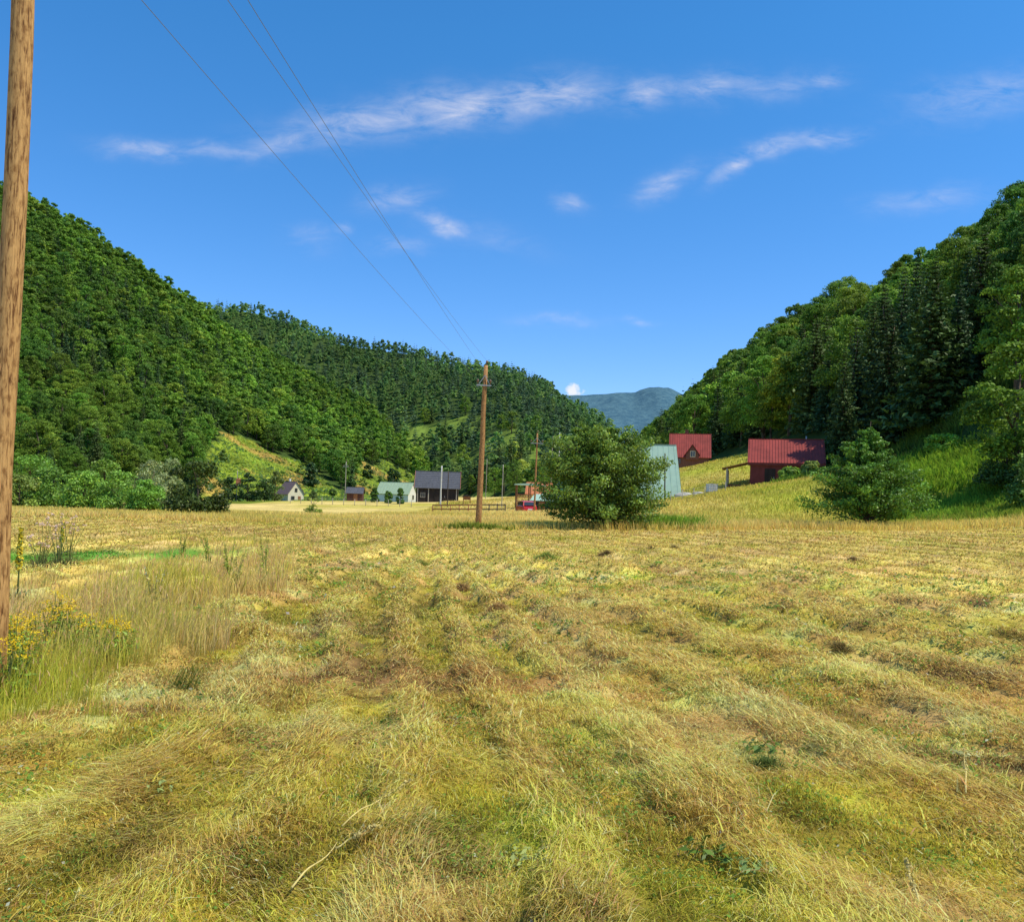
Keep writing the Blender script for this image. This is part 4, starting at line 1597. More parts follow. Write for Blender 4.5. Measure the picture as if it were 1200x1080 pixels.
# open timber pavilion with teal roof
g = at(620, 592, 108)
o = house('timber_pavilion', (g.x, 108, 0.2), R(3), 'open timber pavilion with flat teal roof and railing behind the red car', 'pavilion')
Wp, Dp = 3.3, 2.6
rf = MB()
rf.prism([(-Wp / 2 - .25, 2.75), (Wp / 2 + .25, 2.65), (Wp / 2 + .25, 2.78), (0, 3.02), (-Wp / 2 - .25, 2.88)], -Dp / 2 - .3, Dp / 2 + .3)
rf.build('roof', M['tealroof'], o)
for sx in (-1, 0, 1):
    for sy in (-1, 1):
        p_ = MB()
        p_.box((sx * Wp / 2, sy * Dp / 2, 1.1), (.13, .13, 3.2))
        p_.build('post', M['timber'], o)
fl = MB()
fl.box((0, 0, .7), (Wp + .1, Dp + .1, .12))
fl.build('deck', M['timber'], o)
for sy in (-1, 1):
    rl = MB()
    for z_ in (1.25, 1.55):
        rl.box((0, sy * (Dp / 2 + .09), z_), (Wp, .05, .09))
    for i in range(9):
        rl.box((-Wp / 2 + .2 + i * (Wp - .4) / 8, sy * (Dp / 2 + .09), 1.15), (.05, .044, .7))
    rl.build('railing', M['timber'], o)
sk = MB()
sk.box((0, -Dp / 2 + .1, .25), (Wp - .2, .08, .75))
sk.build('skirting', M['darkwood'], o)

# orange roofed cottage behind the pavilion
g = at(636, 580, 138)
o = house('orange_roofed_cottage', (g.x - .5, 140, .2), R(-8), 'cottage with orange tiled roof behind the timber pavilion', 'house')
gable_walls(3.8, 3.2, 1.9, 1.7).build('wall', M['cream'], o)
gable_roof(o, 3.8, 3.2, 1.9, 1.7, M['orange'], .25, 10, .08)
window(o, (.6, -1.6, 1.1), .7, .7)

# low teal roofed shed by the car
g = at(640, 590, 98)
o = house('teal_shed', (g.x + .1, 98, .15), R(-12), 'low shed with teal lean-to roof at the left foot of the olive young tree', 'shed')
mb = MB()
mb.prism([(-1.2, -.5), (1.2, -.5), (1.2, 1.55), (-1.2, .95)], -1.6, 1.6, 'X')
mb.build('wall', M['darkwood'], o)
rs = roof_sheet(-1.75, 1.75, -1.4, .93, 1.4, 1.66, .06, 9)
rs.build('roof', M['tealroof'], o)
d_ = MB()
d_.box((-.4, -1.23, .3), (.7, .05, 1.1))
d_.build('door', M['timber'], o)

# small stable box in the far field
g = at(547, 586, 132)
o = house('hay_feeder', (g.x, 132, gz(g.x, 132)), R(6), 'small brown wooden feeder standing in the dry field right of the dark barn', 'feeder')
mb = MB()
mb.box((0, 0, .95), (1.15, .8, .5))
mb.build('crate', M['timber'], o)
mb = MB()
mb.prism([(-.75, 1.22), (.75, 1.22), (0, 1.5)], -.55, .55)
mb.build('roof', M['darkwood'], o)
for sx in (-1, 1):
    for sy in (-1, 1):
        p_ = MB()
        p_.box((sx * .52, sy * .36, .35), (.08, .08, .8))
        p_.build('leg', M['timber'], o)

# white tank and stone slab by the A-frame
g = at(834, 577, 89)
o = house('water_tank', (g.x, 89, gz(g.x, 89) - .05), R(8), 'white plastic water tank in the shade below the red house', 'tank')
mb = MB()
mb.box((0, 0, .55), (.92, .8, .8))
mb.build('container', M['plastic'], o)
mb = MB()
for i in range(5):
    mb.box((-.46 + i * .23, -.42, .55), (.03, .03, .95))
    mb.box((-.46 + i * .23, .42, .55), (.03, .03, .95))
for z_ in (.2, .55, .9):
    mb.box((0, -.44, z_), (1.0, .025, .03))
    mb.box((0, .44, z_), (1.0, .025, .03))
mb.build('cage', M['steel'], o)
mb = MB()
mb.box((0, 0, .07), (1.0, .9, .13))
mb.build('pallet', M['greypole'], o)
mb = MB()
mb.tube([(0, 0, .94), (0, 0, 1.0)], [.12, .12], 12)
mb.build('lid', M['tyre'], o)


def boulder(name, loc, dims, label, seed):
    rng = np.random.default_rng(seed)
    import bmesh
    bm = bmesh.new()
    bmesh.ops.create_icosphere(bm, subdivisions=3, radius=.5)
    off = rng.random(3) * 50
    for v in bm.verts:
        p = v.co
        k = 1 + .5 * (vnoise(p.x * 2 + off[0], p.y * 2 + p.z * 2.3 + off[1], .8) - .5)
        v.co = Vector((p.x * dims[0] * k, p.y * dims[1] * k, max(p.z, -.25) * dims[2] * k))
    me = bpy.data.meshes.new(name)
    bm.to_mesh(me)
    bm.free()
    me.materials.append(M['stone'])
    ob = link(bpy.data.objects.new(name, me))
    ob.location = loc
    tag(ob, label, 'stone')


for px, py, d, dm, lab, sd in ((803, 577, 92, (1.9, 1.0, .8), 'long pale stone beside the teal A-frame house', 1), (818, 578, 90, (1.3, .8, .6), 'smaller pale stone next to the white tank', 2)):
    p = at(px, py, d)
    boulder('stone', (p.x, d, gz(p.x, d) + .05), dm, lab, sd)


# ------------------------------------------------------------------ red car
def build_car():
    p = at(616, 601, 90)
    o = house('parked_car', (p.x, 90, gz(p.x, 90) - .05), R(103), 'red hatchback parked in the grass beside the timber pavilion', 'car')
    L, Wd = 3.7, 1.6
    sec = [(-1.85, .35, .62, .70), (-1.80, .30, .86, .76), (-1.1, .26, .93, .79), (-.3, .26, .95, .80), (.9, .26, .93, .80), (1.45, .28, .86, .78), (1.80, .32, .72, .70), (1.87, .36, .60, .62)]
    mb = MB()
    vs, n = [], 10
    for (x, z0, z1, hw) in sec:
        ring = [(hw * .86, z0), (hw, z0 + .12), (hw, (z0 + z1) / 2 + .05), (hw * .97, z1 - .05), (hw * .88, z1)]
        vs += [(x, y, z) for y, z in ring] + [(x, -y, z) for y, z in reversed(ring)]
    fs = [(i * n + k, i * n + (k + 1) % n, (i + 1) * n + (k + 1) % n, (i + 1) * n + k) for i in range(len(sec) - 1) for k in range(n)]
    fs += [tuple(range(n)), tuple(reversed(range((len(sec) - 1) * n, len(sec) * n)))]
    mb.add(vs, fs, False)
    mb.build('body', M['carred'], o)
    cab = [(-1.62, .92, .70), (-1.25, 1.38, .58), (-.2, 1.45, .60), (.45, 1.40, .58), (1.05, .93, .70)]
    mb = MB()
    # greenhouse: roof shell and pillars
    vs = []
    for x, z, hw in cab:
        vs += [(x, hw, z), (x, -hw, z)]
    mb.add(vs + [(x, hw * 1.0, .9) for x, z, hw in cab] + [(x, -hw, .9) for x, z, hw in cab],
           [(2, 3, 5, 4), (4, 5, 7, 6), (0, 1, 3, 2), (6, 7, 9, 8)] + [(i * 2, (i + 1) * 2, 10 + i + 1, 10 + i) for i in range(4)] + [(i * 2 + 1, 15 + i, 15 + i + 1, (i + 1) * 2 + 1) for i in range(4)])
    mb.build('cabin', M['carred'], o)
    w = MB()
    w.add([(-1.64, .58, .98), (-1.64, -.58, .98), (-1.33, -.50, 1.33), (-1.33, .50, 1.33)], [(0, 1, 2, 3)])
    w.build('rear_window', M['glass'], o)
    w = MB()
    w.add([(1.03, .60, .98), (1.03, -.60, .98), (.56, -.50, 1.35), (.56, .50, 1.35)], [(3, 2, 1, 0)])
    w.build('windscreen', M['glass'], o)
    for s in (-1, 1):
        w = MB()
        w.add([(-1.30, s * .70, .98), (.82, s * .70, .98), (.40, s * .625, 1.33), (-1.12, s * .62, 1.33)], [(0, 1, 2, 3)])
        w.build('side_window', M['glass'], o)
        w = MB()
        w.box((-1.82, s * .6, .78), (.09, .16, .22))
        w.build('tail_light', M['lamp'], o)
        w = MB()
        w.box((1.80, s * .52, .66), (.09, .22, .12))
        w.build('headlight', M['plastic'], o)
        for x in (-1.15, 1.2):
            w = MB()
            w.tube([(x, s * .60, .30), (x, s * .81, .30)], [.30, .30], 18)
            t = w.build('wheel', M['tyre'], o)
            w = MB()
            w.tube([(x, s * .80, .30), (x, s * .825, .30)], [.18, .16], 14)
            w.build('rim', M['steel'], t)
    w = MB()
    w.box((-1.86, 0, .58), (.03, .46, .11))
    w.build('number_plate', M['white'], o)


build_car()


# ------------------------------------------------------------------ poles and wires
def pole(px, py_base, d, h, r0, r1, mat, label, lean=0.0, cross=None, base_xy=None, group=None, name='utility_pole', seg=12):
    p = at(px, py_base, d) if base_xy is None else Vector((base_xy[0], base_xy[1], 0))
    z = gz(p.x, p.y)
    o = empty(name, (p.x, p.y, z))
    o.rotation_euler = (0, lean, 0)
    tag(o, label, 'pole', group)
    mb = MB()
    k = 7
    rr = random.Random(int(px))
    pts = [(rr.uniform(-.006, .006) * h * .4, rr.uniform(-.006, .006) * h * .4, -.5 + (h + .5) * i / k) for i in range(k + 1)]
    mb.tube(pts, [r0 + (r1 - r0) * i / k for i in range(k + 1)], seg)
    mb.build('shaft', mat, o)
    ins = []
    if cross:
        zc, wl, wr = cross
        arm = MB()
        arm.bar((-wl, -r1 - .035, zc), (wr, -r1 - .035, zc), .045, .05)
        ao = arm.build('crossarm', M['steel'], o)
        br = MB()
        br.bar((-wl * .75, -r1 - .035, zc + .05), (0, -r1 - .035, zc + .5), .03, .03)
        br.bar((wr * .75, -r1 - .035, zc + .05), (0, -r1 - .035, zc + .5), .03, .03)
        br.build('brace', M['steel'], o)
        for q in ((-wl + .05, -r1 - .035, zc + .05), (wr - .05, -r1 - .035, zc + .05), (0.05, 0, h)):
            i_ = MB()
            i_.tube([(q[0], q[1], q[2] - .04), (q[0], q[1], q[2] + .1), (q[0], q[1], q[2] + .12), (q[0], q[1], q[2] + .2), (q[0], q[1], q[2] + .25)], [.018, .018, .06, .055, .02], 10)
            i_.build('insulator', M['porcelain'], o)
            ins.append(Vector(q) + Vector((0, 0, .22)))
    rot = Matrix.Rotation(lean, 4, 'Y')
    return o, [Vector((p.x, p.y, z)) + rot @ q for q in ins]


# tall pole close by on the left and its twin in mid field
p1, i1 = pole(-12, 834, 6.5, 7.1, .092, .074, M['pole'], 'tall weathered timber pole close by at the left edge', R(.75), (6.85, .85, .55), base_xy=(-3.91, 6.5), seg=28)
p2, i2 = pole(560, 619, 42, 8.0, .155, .10, M['polefar'], 'lone timber power pole with steel crossarm in the middle of the field', R(1.0), (7.0, .40, .32), seg=20)


def wire(a, b, sag, label, group=None):
    pts = []
    for k in range(41):
        t = k / 40
        p = a.lerp(b, t)
        p.z -= sag * 4 * t * (1 - t)
        pts.append(p)
    mb = MB()
    mb.tube(pts, [.0042] * len(pts), 6)
    o = mb.build('power_line', M['wire'])
    tag(o, label, 'wire', group)


wire(i1[0], i2[0], .16, 'lower left power line from the crossarm of the near pole to the mid field pole', 'power lines')
wire(i1[2], i2[2], .16, 'power line running between the tops of the two timber poles', 'power lines')
wire(i1[1], i2[1], .16, 'right hand power line between the crossarms of the two timber poles', 'power lines')

PL = [  # px, base, d, top px, r, mat, label, crossarm
    (277, 588, 150, 552, .07, 'greypole', 'thin pale pole carrying an orange box left of the white house', False),
    (404, 589, 150, 543, .08, 'greypole', 'thin weathered pole beside the small shed', True),
    (516, 592, 128, 544, .13, 'concrete', 'white concrete pole in front of the dark barn', False),
    (524, 592, 126, 549, .09, 'darkpole', 'dark slim pole in front of the dark barn', False),
    (569, 586, 150, 538, .06, 'greypole', 'thin grey pole just right of the mid field power pole', False),
    (588, 590, 118, 539, .07, 'greypole', 'slim pale pole at the end of the rail fence', False),
    (626, 604, 76, 511, .09, 'polefar', 'brown timber pole with small crossarm beside the red car', True),
    (645, 590, 150, 523, .08, 'greypole', 'faint grey pole behind the orange roofed cottage', False),
    (653, 592, 122, 515, .09, 'concrete', 'pale pole left of the olive young tree', False),
    (779, 591, 80, 533, .07, 'darkpole', 'dark post standing against the pale teal roof', False)]
for px, pb, d, pt, r, mk, lab, cr in PL:
    h = (pb - pt) / FPX * d
    pole(px, pb, d, h, r, r * .75, M[mk], lab, R(.4 if px != 779 else -1.6), (h - .9, .55, .55) if cr else None, seg=10)
p = at(279.5, 565, 149.6)
ob = MB()
ob.box((p.x, p.y, p.z), (.75, .5, 1.0))
ob.box((p.x, p.y - .26, p.z + .1), (.6, .04, .6))
ob.prism([(p.x - .45, p.z + .5), (p.x + .45, p.z + .5), (p.x, p.z + .7)], p.y - .3, p.y + .3)
tag(ob.build('meter_box', M['orange']), 'small orange box fixed on the thin pale pole', 'box')


# ------------------------------------------------------------------ fences
def rail_fence(a, b, n, h, label, mat, rails=2, rt=.07, pt=.09):
    a, b = Vector(a), Vector(b)
    o = empty('rail_fence' if rails < 4 else 'wire_fence', (a.x, a.y, 0))
    tag(o, label, 'fence')
    P = []
    for i in range(n):
        q = a.lerp(b, i / (n - 1))
        z = gz(q.x, q.y)
        P.append(Vector((q.x - a.x, q.y - a.y, z)))
        m = MB()
        m.tube([P[-1] + Vector((0, 0, -.3)), P[-1] + Vector((random.uniform(-.03, .03), 0, h + random.uniform(-.05, .08)))], [pt / 2, pt / 2.4], 8)
        m.build('post', mat, o)
    for k in range(rails):
        m = MB()
        for i in range(n - 1):
            zz = h * (.45 + .5 * k / max(1, rails - 1)) if rails > 1 else h * .8
            off = Vector((0, -pt / 2 - rt / 4, zz))
            m.bar(P[i] + off, P[i + 1] + off, rt * .45, rt)
        m.build('rail', mat, o)


q0, q1 = at(507, 596, 104), at(560, 597, 100)
rail_fence(q0, q1, 6, 1.0, 'low reddish rail fence between the dark barn and the power pole', M['timber'], 2, .14, .13)
q0, q1 = at(564, 598, 98), at(592, 598, 96)
rail_fence(q0, q1, 4, 1.05, 'dark rail fence section right of the power pole', M['darkpole'], 2, .13, .14)
q0, q1 = at(340, 590, 135), at(482, 591, 128)
rail_fence(q0, q1, 12, 1.05, 'thin grey post and wire fence before the small shed', M['greypole'], 3, .02, .1)
q0, q1 = at(786, 586, 78), at(850, 580, 84)
rail_fence(q0, q1, 6, 1.0, 'thin post and wire fence on the bank below the red house', M['greypole'], 3, .02, .07)


# ------------------------------------------------------------------ field plants
def tuftmesh(n, h, w, spread, c, seed, tilt=(.1, .7)):
    rng = np.random.default_rng(seed)
    P = np.stack([rng.normal(0, spread, n), rng.normal(0, spread, n), np.full(n, -.02)], 1)
    az = np.arctan2(P[:, 1], P[:, 0]) + rng.normal(0, .6, n)
    V, C = blades(P, h * (.5 + .7 * rng.random(n)), az, tilt[0] + (tilt[1] - tilt[0]) * rng.random(n), np.full(n, w) * (.7 + .6 * rng.random(n)), np.clip(np.array(c)[None] * (.7 + .6 * rng.random((n, 1))), 0, .9))
    return V, C


def blade_part(name, VC, parent, mat=None):
    o = blades_object(name, [VC], None, None, mat=mat)
    o.parent = parent
    return o


def flower_quads(centres, size, c, rng, n_each=7, spread=.03):
    k = np.repeat(np.arange(len(centres)), n_each)
    P = centres[k] + rng.normal(0, spread, (len(k), 3)) * np.array([1, 1, .5])
    Nn = unit(np.array([0, 0, 1.0]) + rng.normal(size=P.shape) * .6)
    return leaf_quads(P, Nn, np.full(len(P), size), .8, rng), np.clip(np.array(c)[None] * (.7 + .5 * rng.random((len(P), 1))), 0, .9)


def ragwort(loc, h, seed):
    rng = np.random.default_rng(seed)
    o = empty('ragwort_plant', loc, rng.random() * 6.28)
    mb = MB()
    tops = []
    for i in range(7):
        a = rng.random() * 6.28
        rr = .05 + .11 * rng.random()
        t = Vector((math.cos(a) * rr, math.sin(a) * rr, h * (.75 + .3 * rng.random())))
        mb.tube([(t.x * .2, t.y * .2, -.03), (t.x * .5, t.y * .5, h * .45), t], [.006, .005, .003], 5, cap=False)
        for j in range(4):
            tops.append((t.x + rng.normal() * .035, t.y + rng.normal() * .035, t.z + rng.normal() * .02))
    mb.build('stem', mat_stem, o)
    Q, C = flower_quads(np.array(tops), .014, (.86, .58, .014), rng, 12, .022)
    link(bpy.data.objects.new('blossom', quads_mesh('blossom', Q, M['flower'], C)), o)
    n = 190
    z = h * .85 * rng.random(n)
    a = rng.random(n) * 6.28
    rr = .04 + .12 * rng.random(n)
    P = np.stack([np.cos(a) * rr, np.sin(a) * rr, z], 1)
    Nn = unit(np.stack([np.cos(a) * .4, np.sin(a) * .4, np.ones(n)], 1) + rng.normal(size=(n, 3)) * .4)
    Q = leaf_quads(P, Nn, np.full(n, .06), .26, rng)
    link(bpy.data.objects.new('foliage', quads_mesh('foliage', Q, M['shrub'], np.clip(np.array((.24, .36, .04))[None] * (.6 + .8 * rng.random((n, 1))), 0, .8))), o)
    return o


mat_stem = mat_paint('plant_stem', (.16, .19, .05), .8, .2, 10)
mat_dry = mat_paint('dry_stalk', (.62, .50, .17), .85, .25, 14)
RG = [(-6, 790, 7.0, .50), (4, 800, 6.7, .50), (16, 795, 6.9, .48), (26, 800, 6.7, .44), (62, 768, 7.9, .56), (78, 770, 7.8, .52), (45, 775, 7.6, .46), (90, 770, 7.8, .44), (118, 780, 7.6, .42), (142, 785, 7.4, .36), (10, 812, 6.3, .42)]
for i, (px, py, d, h) in enumerate(RG):
    p = at(px, py, d)
    o = ragwort((p.x, d, gz(p.x, d)), h, 50 + i)
    tag(o, 'yellow flowering ragwort in the clump at the foot of the tall pole', 'plant', 'ragwort clump at the foot of the tall pole')


def mullein(px, py, d, h, label, seed, dry=False):
    rng = np.random.default_rng(seed)
    p = at(px, py, d)
    o = empty('mullein_plant', (p.x, d, gz(p.x, d)))
    tag(o, label, 'plant')
    mb = MB()
    mb.tube([(0, 0, -.05), (.01, 0, h * .5), (.02, .01, h)], [.012, .010, .004], 6)
    mb.build('stem', mat_stem, o)
    n = 260
    z = h * (.42 + .58 * rng.random(n))
    a = rng.random(n) * 6.28
    rr = .030 * (1.15 - .6 * (z / h - .42) / .58) * (.6 + .6 * rng.random(n)) + .004
    P = np.stack([np.cos(a) * rr + .02 * z / h, np.sin(a) * rr, z], 1)
    Nn = unit(np.stack([np.cos(a), np.sin(a), np.full(n, .3)], 1) + rng.normal(size=(n, 3)) * .4)
    c = np.array((.78, .60, .03))[None] * (.6 + .5 * rng.random((n, 1)))
    c = np.where(rng.random((n, 1)) < .3, np.array((.25, .32, .05)), c)
    link(bpy.data.objects.new('flower_spike', quads_mesh('flower_spike', leaf_quads(P, Nn, np.full(n, .035), .8, rng), M['flower'], c)), o)
    V, C = tuftmesh(16, .28, .05, .03, (.22, .28, .12), seed, (.8, 1.3))
    blade_part('foliage', (V, C), o, M['shrub'])


mullein(20, 712, 11.0, .92, 'yellow mullein spike standing beside the tall pole', 1)
mullein(71, 668, 18.0, .70, 'shorter yellow mullein spike in the green strip', 2)


def thistle(px, py, d, h, seed):
    rng = np.random.default_rng(seed)
    p = at(px, py, d)
    o = empty('thistle_plant', (p.x, d, gz(p.x, d)))
    tag(o, 'brown stemmed thistle with pale pink heads left of the mullein spikes', 'plant', 'pale pink thistles near the tall pole')
    mb = MB()
    tops = []
    for i in range(9):
        a = rng.random() * 6.28
        rr = .10 + .22 * rng.random()
        t = Vector((math.cos(a) * rr, math.sin(a) * rr, h * (.65 + .38 * rng.random())))
        mb.tube([(0, 0, -.03), (t.x * .35, t.y * .35, h * .4), t], [.008, .006, .003], 5, cap=False)
        for j in range(2):
            tops.append((t.x + rng.normal() * .04, t.y + rng.normal() * .04, t.z + rng.normal() * .02))
    mb.build('stem', mat_stem, o)
    Q, C = flower_quads(np.array(tops), .034, (.72, .52, .40), rng, 8, .016)
    link(bpy.data.objects.new('blossom', quads_mesh('blossom', Q, M['flower'], C)), o)
    V, C = tuftmesh(60, .35, .018, .12, (.20, .19, .07), seed)
    blade_part('foliage', (V, C), o)


for i, (px, py, d, h) in enumerate(((68, 680, 15.6, 1.02), (80, 678, 16.0, 1.05), (50, 682, 15.4, .85), (44, 684, 15.0, .7))):
    thistle(px, py, d, h, 70 + i)


def herb(px, py, d, h, label, seed, c, fc=None, group=None):
    rng = np.random.default_rng(seed)
    p = at(px, py, d)
    o = empty('wild_herb', (p.x, d, gz(p.x, d)))
    tag(o, label, 'plant', group)
    mb = MB()
    stems = []
    for i in range(3):
        t = Vector((rng.normal() * .1, rng.normal() * .1, h * (.7 + .35 * rng.random())))
        mb.tube([(0, 0, -.03), (t.x * .4, t.y * .4, h * .4), t], [.009, .007, .003], 5, cap=False)
        stems.append(np.array(t))
    mb.build('stem', mat_stem, o)
    n = 150
    k = rng.integers(0, 3, n)
    f = rng.random(n) ** .8
    S = np.array(stems)[k]
    P = S * f[:, None] * np.array([1, 1, 1]) + rng.normal(0, .035, (n, 3)) * (1.2 - f)[:, None]
    Nn = unit(rng.normal(size=(n, 3)) + np.array([0, 0, .6]))
    cc = np.array(c)[None] * np.array((2.0, 1.6, 1.2)) * (.6 + .8 * rng.random((n, 1)))
    if fc:
        cc = np.where((f > .75)[:, None], np.array(fc)[None] * (.7 + .5 * rng.random((n, 1))), cc)
    link(bpy.data.objects.new('foliage', quads_mesh('foliage', leaf_quads(P, Nn, np.full(n, .085) * (1.25 - f), .4, rng), M['shrub'], np.clip(cc, 0, .8))), o)


herb(268, 690, 14.5, .95, 'tall pale green herb leaning in the tall grass', 5, (.22, .32, .06))
herb(275, 700, 13.5, .8, 'second pale green herb beside the tall leaning one', 6, (.26, .30, .08))
herb(310, 680, 15.5, .8, 'green herb with yellowish tops at the right end of the tall grass', 7, (.18, .28, .05), (.5, .42, .05))
herb(245, 672, 17.5, .7, 'dark green herb in the tall grass left of the pale ones', 8, (.12, .22, .04))
herb(213, 665, 19, .7, 'olive herb with dull yellow top farther back in the tall grass', 9, (.17, .22, .04), (.42, .36, .04))
herb(180, 735, 11, .6, 'small pale flowered herb in the dry tall grass', 10, (.25, .26, .08), (.7, .66, .4))

p = at(212, 812, 6.8)
o = empty('grass_tuft', (p.x, 6.8, gz(p.x, 6.8)))
tag(o, 'fresh bright green grass tuft leaning right at the tall grass edge', 'grass tuft')
rng = np.random.default_rng(3)
n = 90
P = np.stack([rng.normal(0, .09, n), rng.normal(0, .06, n), np.full(n, -.01)], 1)
V, C = blades(P, .22 + .2 * rng.random(n), rng.normal(.2, .35, n), .5 + .55 * rng.random(n), np.full(n, .009), np.clip(np.array((.20, .36, .05))[None] * (.6 + .7 * rng.random((n, 1))), 0, .8), face=np.full(n, 1.6))
blade_part('foliage', (V, C), o)


# knotty dry stalks on the ground
def dry_stalk(pxa, pya, pxb, pyb, label, seed, r=.010, pods=60):
    rng = np.random.default_rng(seed)

    def g_at(px, py):
        u, v = uv(px, py)
        d = CAM_Z / -float(v)
        for _ in range(4):
            d = (CAM_Z - gz(float(u) * d, d)) / -float(v)
        return np.array([float(u) * d, d, 0])
    a, b = g_at(pxa, pya), g_at(pxb, pyb)
    o = empty('dry_stalk', (float(a[0]), float(a[1]), gz(a[0], a[1])))
    tag(o, label, 'stalk')
    pts = []
    for k in range(9):
        q = a + (b - a) * k / 8
        s = math.sin(k * 1.1 + seed) * .004
        pts.append(Vector((float(q[0] - a[0]) + s, float(q[1] - a[1]), gz(q[0], q[1]) - gz(a[0], a[1]) + .07 + .005 * math.sin(k))))
    mb = MB()
    mb.tube(pts, [r * .5 * (1 - .6 * k / 8) for k in range(9)], 7)
    mb.build('stem', mat_dry, o)
    k = np.minimum(rng.random(pods) * .57 + .42, .985)
    P = np.array([list(pts[int(t * 8)].lerp(pts[min(8, int(t * 8) + 1)], (t * 8) % 1)) for t in k])
    d = unit(rng.normal(size=(pods, 3)))
    Q = leaf_quads(P + d * r * 1.5, d, np.full(pods, .017), .7, rng)
    link(bpy.data.objects.new('seed_pod', quads_mesh('seed_pod', Q, M['flower'], np.clip(np.array((.66, .55, .20))[None] * (.6 + .6 * rng.random((pods, 1))), 0, .9))), o)


dry_stalk(340, 1060, 395, 1005, 'thick pale dry stalk lying nearest in the foreground hay', 1, .010, 12)
dry_stalk(392, 1012, 446, 985, 'knobbly yellow dry seed stalk lying beside the thick one', 2, .009, 110)
dry_stalk(400, 985, 487, 930, 'thin pale dry stalk pointing up and away in the hay', 3, .008)
dry_stalk(1132, 945, 1130, 890, 'single knobbly dry stalk lying upright at the right of the field', 4, .010, 70)
dry_stalk(1078, 1078, 1062, 1026, 'yellowish dry stalk at the lower right of the field', 5, .011, 80)
# dry_stalk(40, 1060, 150, 1010, 'brown dry stalk lying at the lower left of the hay', 6, .007, 10)
dry_stalk(500, 668, 520, 663, 'short bleached stalk lying far out in the swaths', 7, .02, 6)


# dark rough clumps left in the mown field
def clump(px, py, d, s, label, seed, c, group=None):
    rng = np.random.default_rng(seed)
    c = tuple(np.array(c) * 1.9 + np.array((.03, .02, .0)))
    p = at(px, py, d)
    s *= .72
    n = 620
    a = rng.random(n) * 6.28
    rr = s * .5 * rng.random(n) ** .8 * (1 + .5 * np.sin(a * 2 + seed) + .3 * np.sin(a * 5 + seed))
    P = np.stack([np.cos(a) * rr * 1.3, np.sin(a) * rr, s * .30 * (1 - (rr / s * 2) ** 2) * rng.random(n)], 1)
    V, C = blades(P, s * (.22 + .3 * rng.random(n)), rng.random(n) * 6.28, .7 + .8 * rng.random(n), np.full(n, s * .022), np.clip(np.array(c)[None] * (.45 + .9 * rng.random((n, 1))), 0, .8), rootdark=.5)
    o = blades_object('grass_clump', [(V, C)], label, 'grass clump', kind='thing')
    o.location = (p.x, d, gz(p.x, d) - .02)


CL = [(712, 640, 24, .5, 'dark brown clump in front of the olive young tree', (.09, .06, .03)), (762, 634, 27.5, .5, 'dark clump right of the one before the young tree', (.08, .055, .03)),
      (790, 636, 27.5, .55, 'dark clump left in the swaths below the bright tall grass', (.10, .07, .035)), (1000, 643, 24, .5, 'flat dark hay clump in front of the small round tree', (.13, .085, .04)),
      (585, 716, 11.5, .42, 'dry brown hay heap in the middle of the field', (.27, .17, .07)), (492, 664, 19, .4, 'small dark green tuft in the swaths', (.10, .16, .03)),
      (1065, 718, 11.2, .34, 'dark green weed clump in the right part of the mown field', (.10, .17, .035)), (540, 690, 14.5, .5, 'brown hay heap left of the middle of the field', (.25, .16, .07)),
      (640, 655, 20.5, .6, 'green weed tuft in the swaths before the power pole', (.13, .19, .04)), (900, 880, 5.4, .30, 'dark weedy tuft in the right foreground hay', (.08, .12, .03)),
      (985, 745, 9.4, .34, 'long dark hay ridge clump in the right of the field', (.16, .12, .045))]
for i, (px, py, d, s, lab, c) in enumerate(CL):
    clump(px, py, d, s, lab, 20 + i, c)

# broad-leaved weeds in the foreground: rosettes of pale leaves
def weed(px, py, d, s, c, seed, label):
    c = (c[0] * 1.1, c[1], c[2] * .5)
    s *= .9
    rng = np.random.default_rng(seed)
    p = at(px, py, d)
    o = empty('leafy_weed', (p.x, d, gz(p.x, d)))
    tag(o, label, 'weed')
    n = 46
    a = rng.random(n) * 6.28
    rr = s * (.1 + .75 * rng.random(n))
    P = np.stack([np.cos(a) * rr, np.sin(a) * rr, .015 + .05 * rng.random(n)], 1)
    Nn = unit(np.stack([np.cos(a) * .5, np.sin(a) * .5, np.ones(n)], 1) + rng.normal(size=(n, 3)) * .35)
    link(bpy.data.objects.new('foliage', quads_mesh('foliage', leaf_quads(P, Nn, np.full(n, s * .30), .40, rng), M['shrub'], np.clip(np.array(c)[None] * (.7 + .6 * rng.random((n, 1))), 0, .85))), o)


WD = [(490, 888, 5.35, .10, (.52, .56, .44), 'pale silvery leaf rosette in the middle foreground'), (187, 950, 4.45, .12, (.3, .42, .26), 'grey green weed leaf in the left foreground'),
      (585, 890, 5.3, .09, (.5, .52, .4), 'small pale leaf right of the silvery rosette'), (95, 802, 6.9, .16, (.34, .42, .22), 'pale leafy weed before the ragwort clump'),
      (660, 968, 4.25, .16, (.16, .28, .07), 'broad green weed in the central foreground'), (610, 1010, 3.85, .14, (.33, .42, .24), 'pale leafy weed at the bottom of the field'),
      (1130, 862, 5.7, .14, (.42, .46, .32), 'bleached weed leaf at the right of the hay'), (880, 1030, 3.7, .14, (.24, .38, .2), 'blue green weed at the lower right'),
      (800, 735, 10.2, .16, (.5, .5, .4), 'pale bleached leaf among the mid field swaths'), (340, 965, 4.3, .11, (.2, .34, .1), 'small green weed left of the dry stalks'),
      (895, 860, 5.7, .22, (.10, .19, .05), 'dark green spreading weed in the right swaths'), (830, 1010, 3.9, .18, (.12, .22, .05), 'deep green weed near the lower right hay')]
for i, w in enumerate(WD):
    weed(*w[:5], 90 + i, w[5])

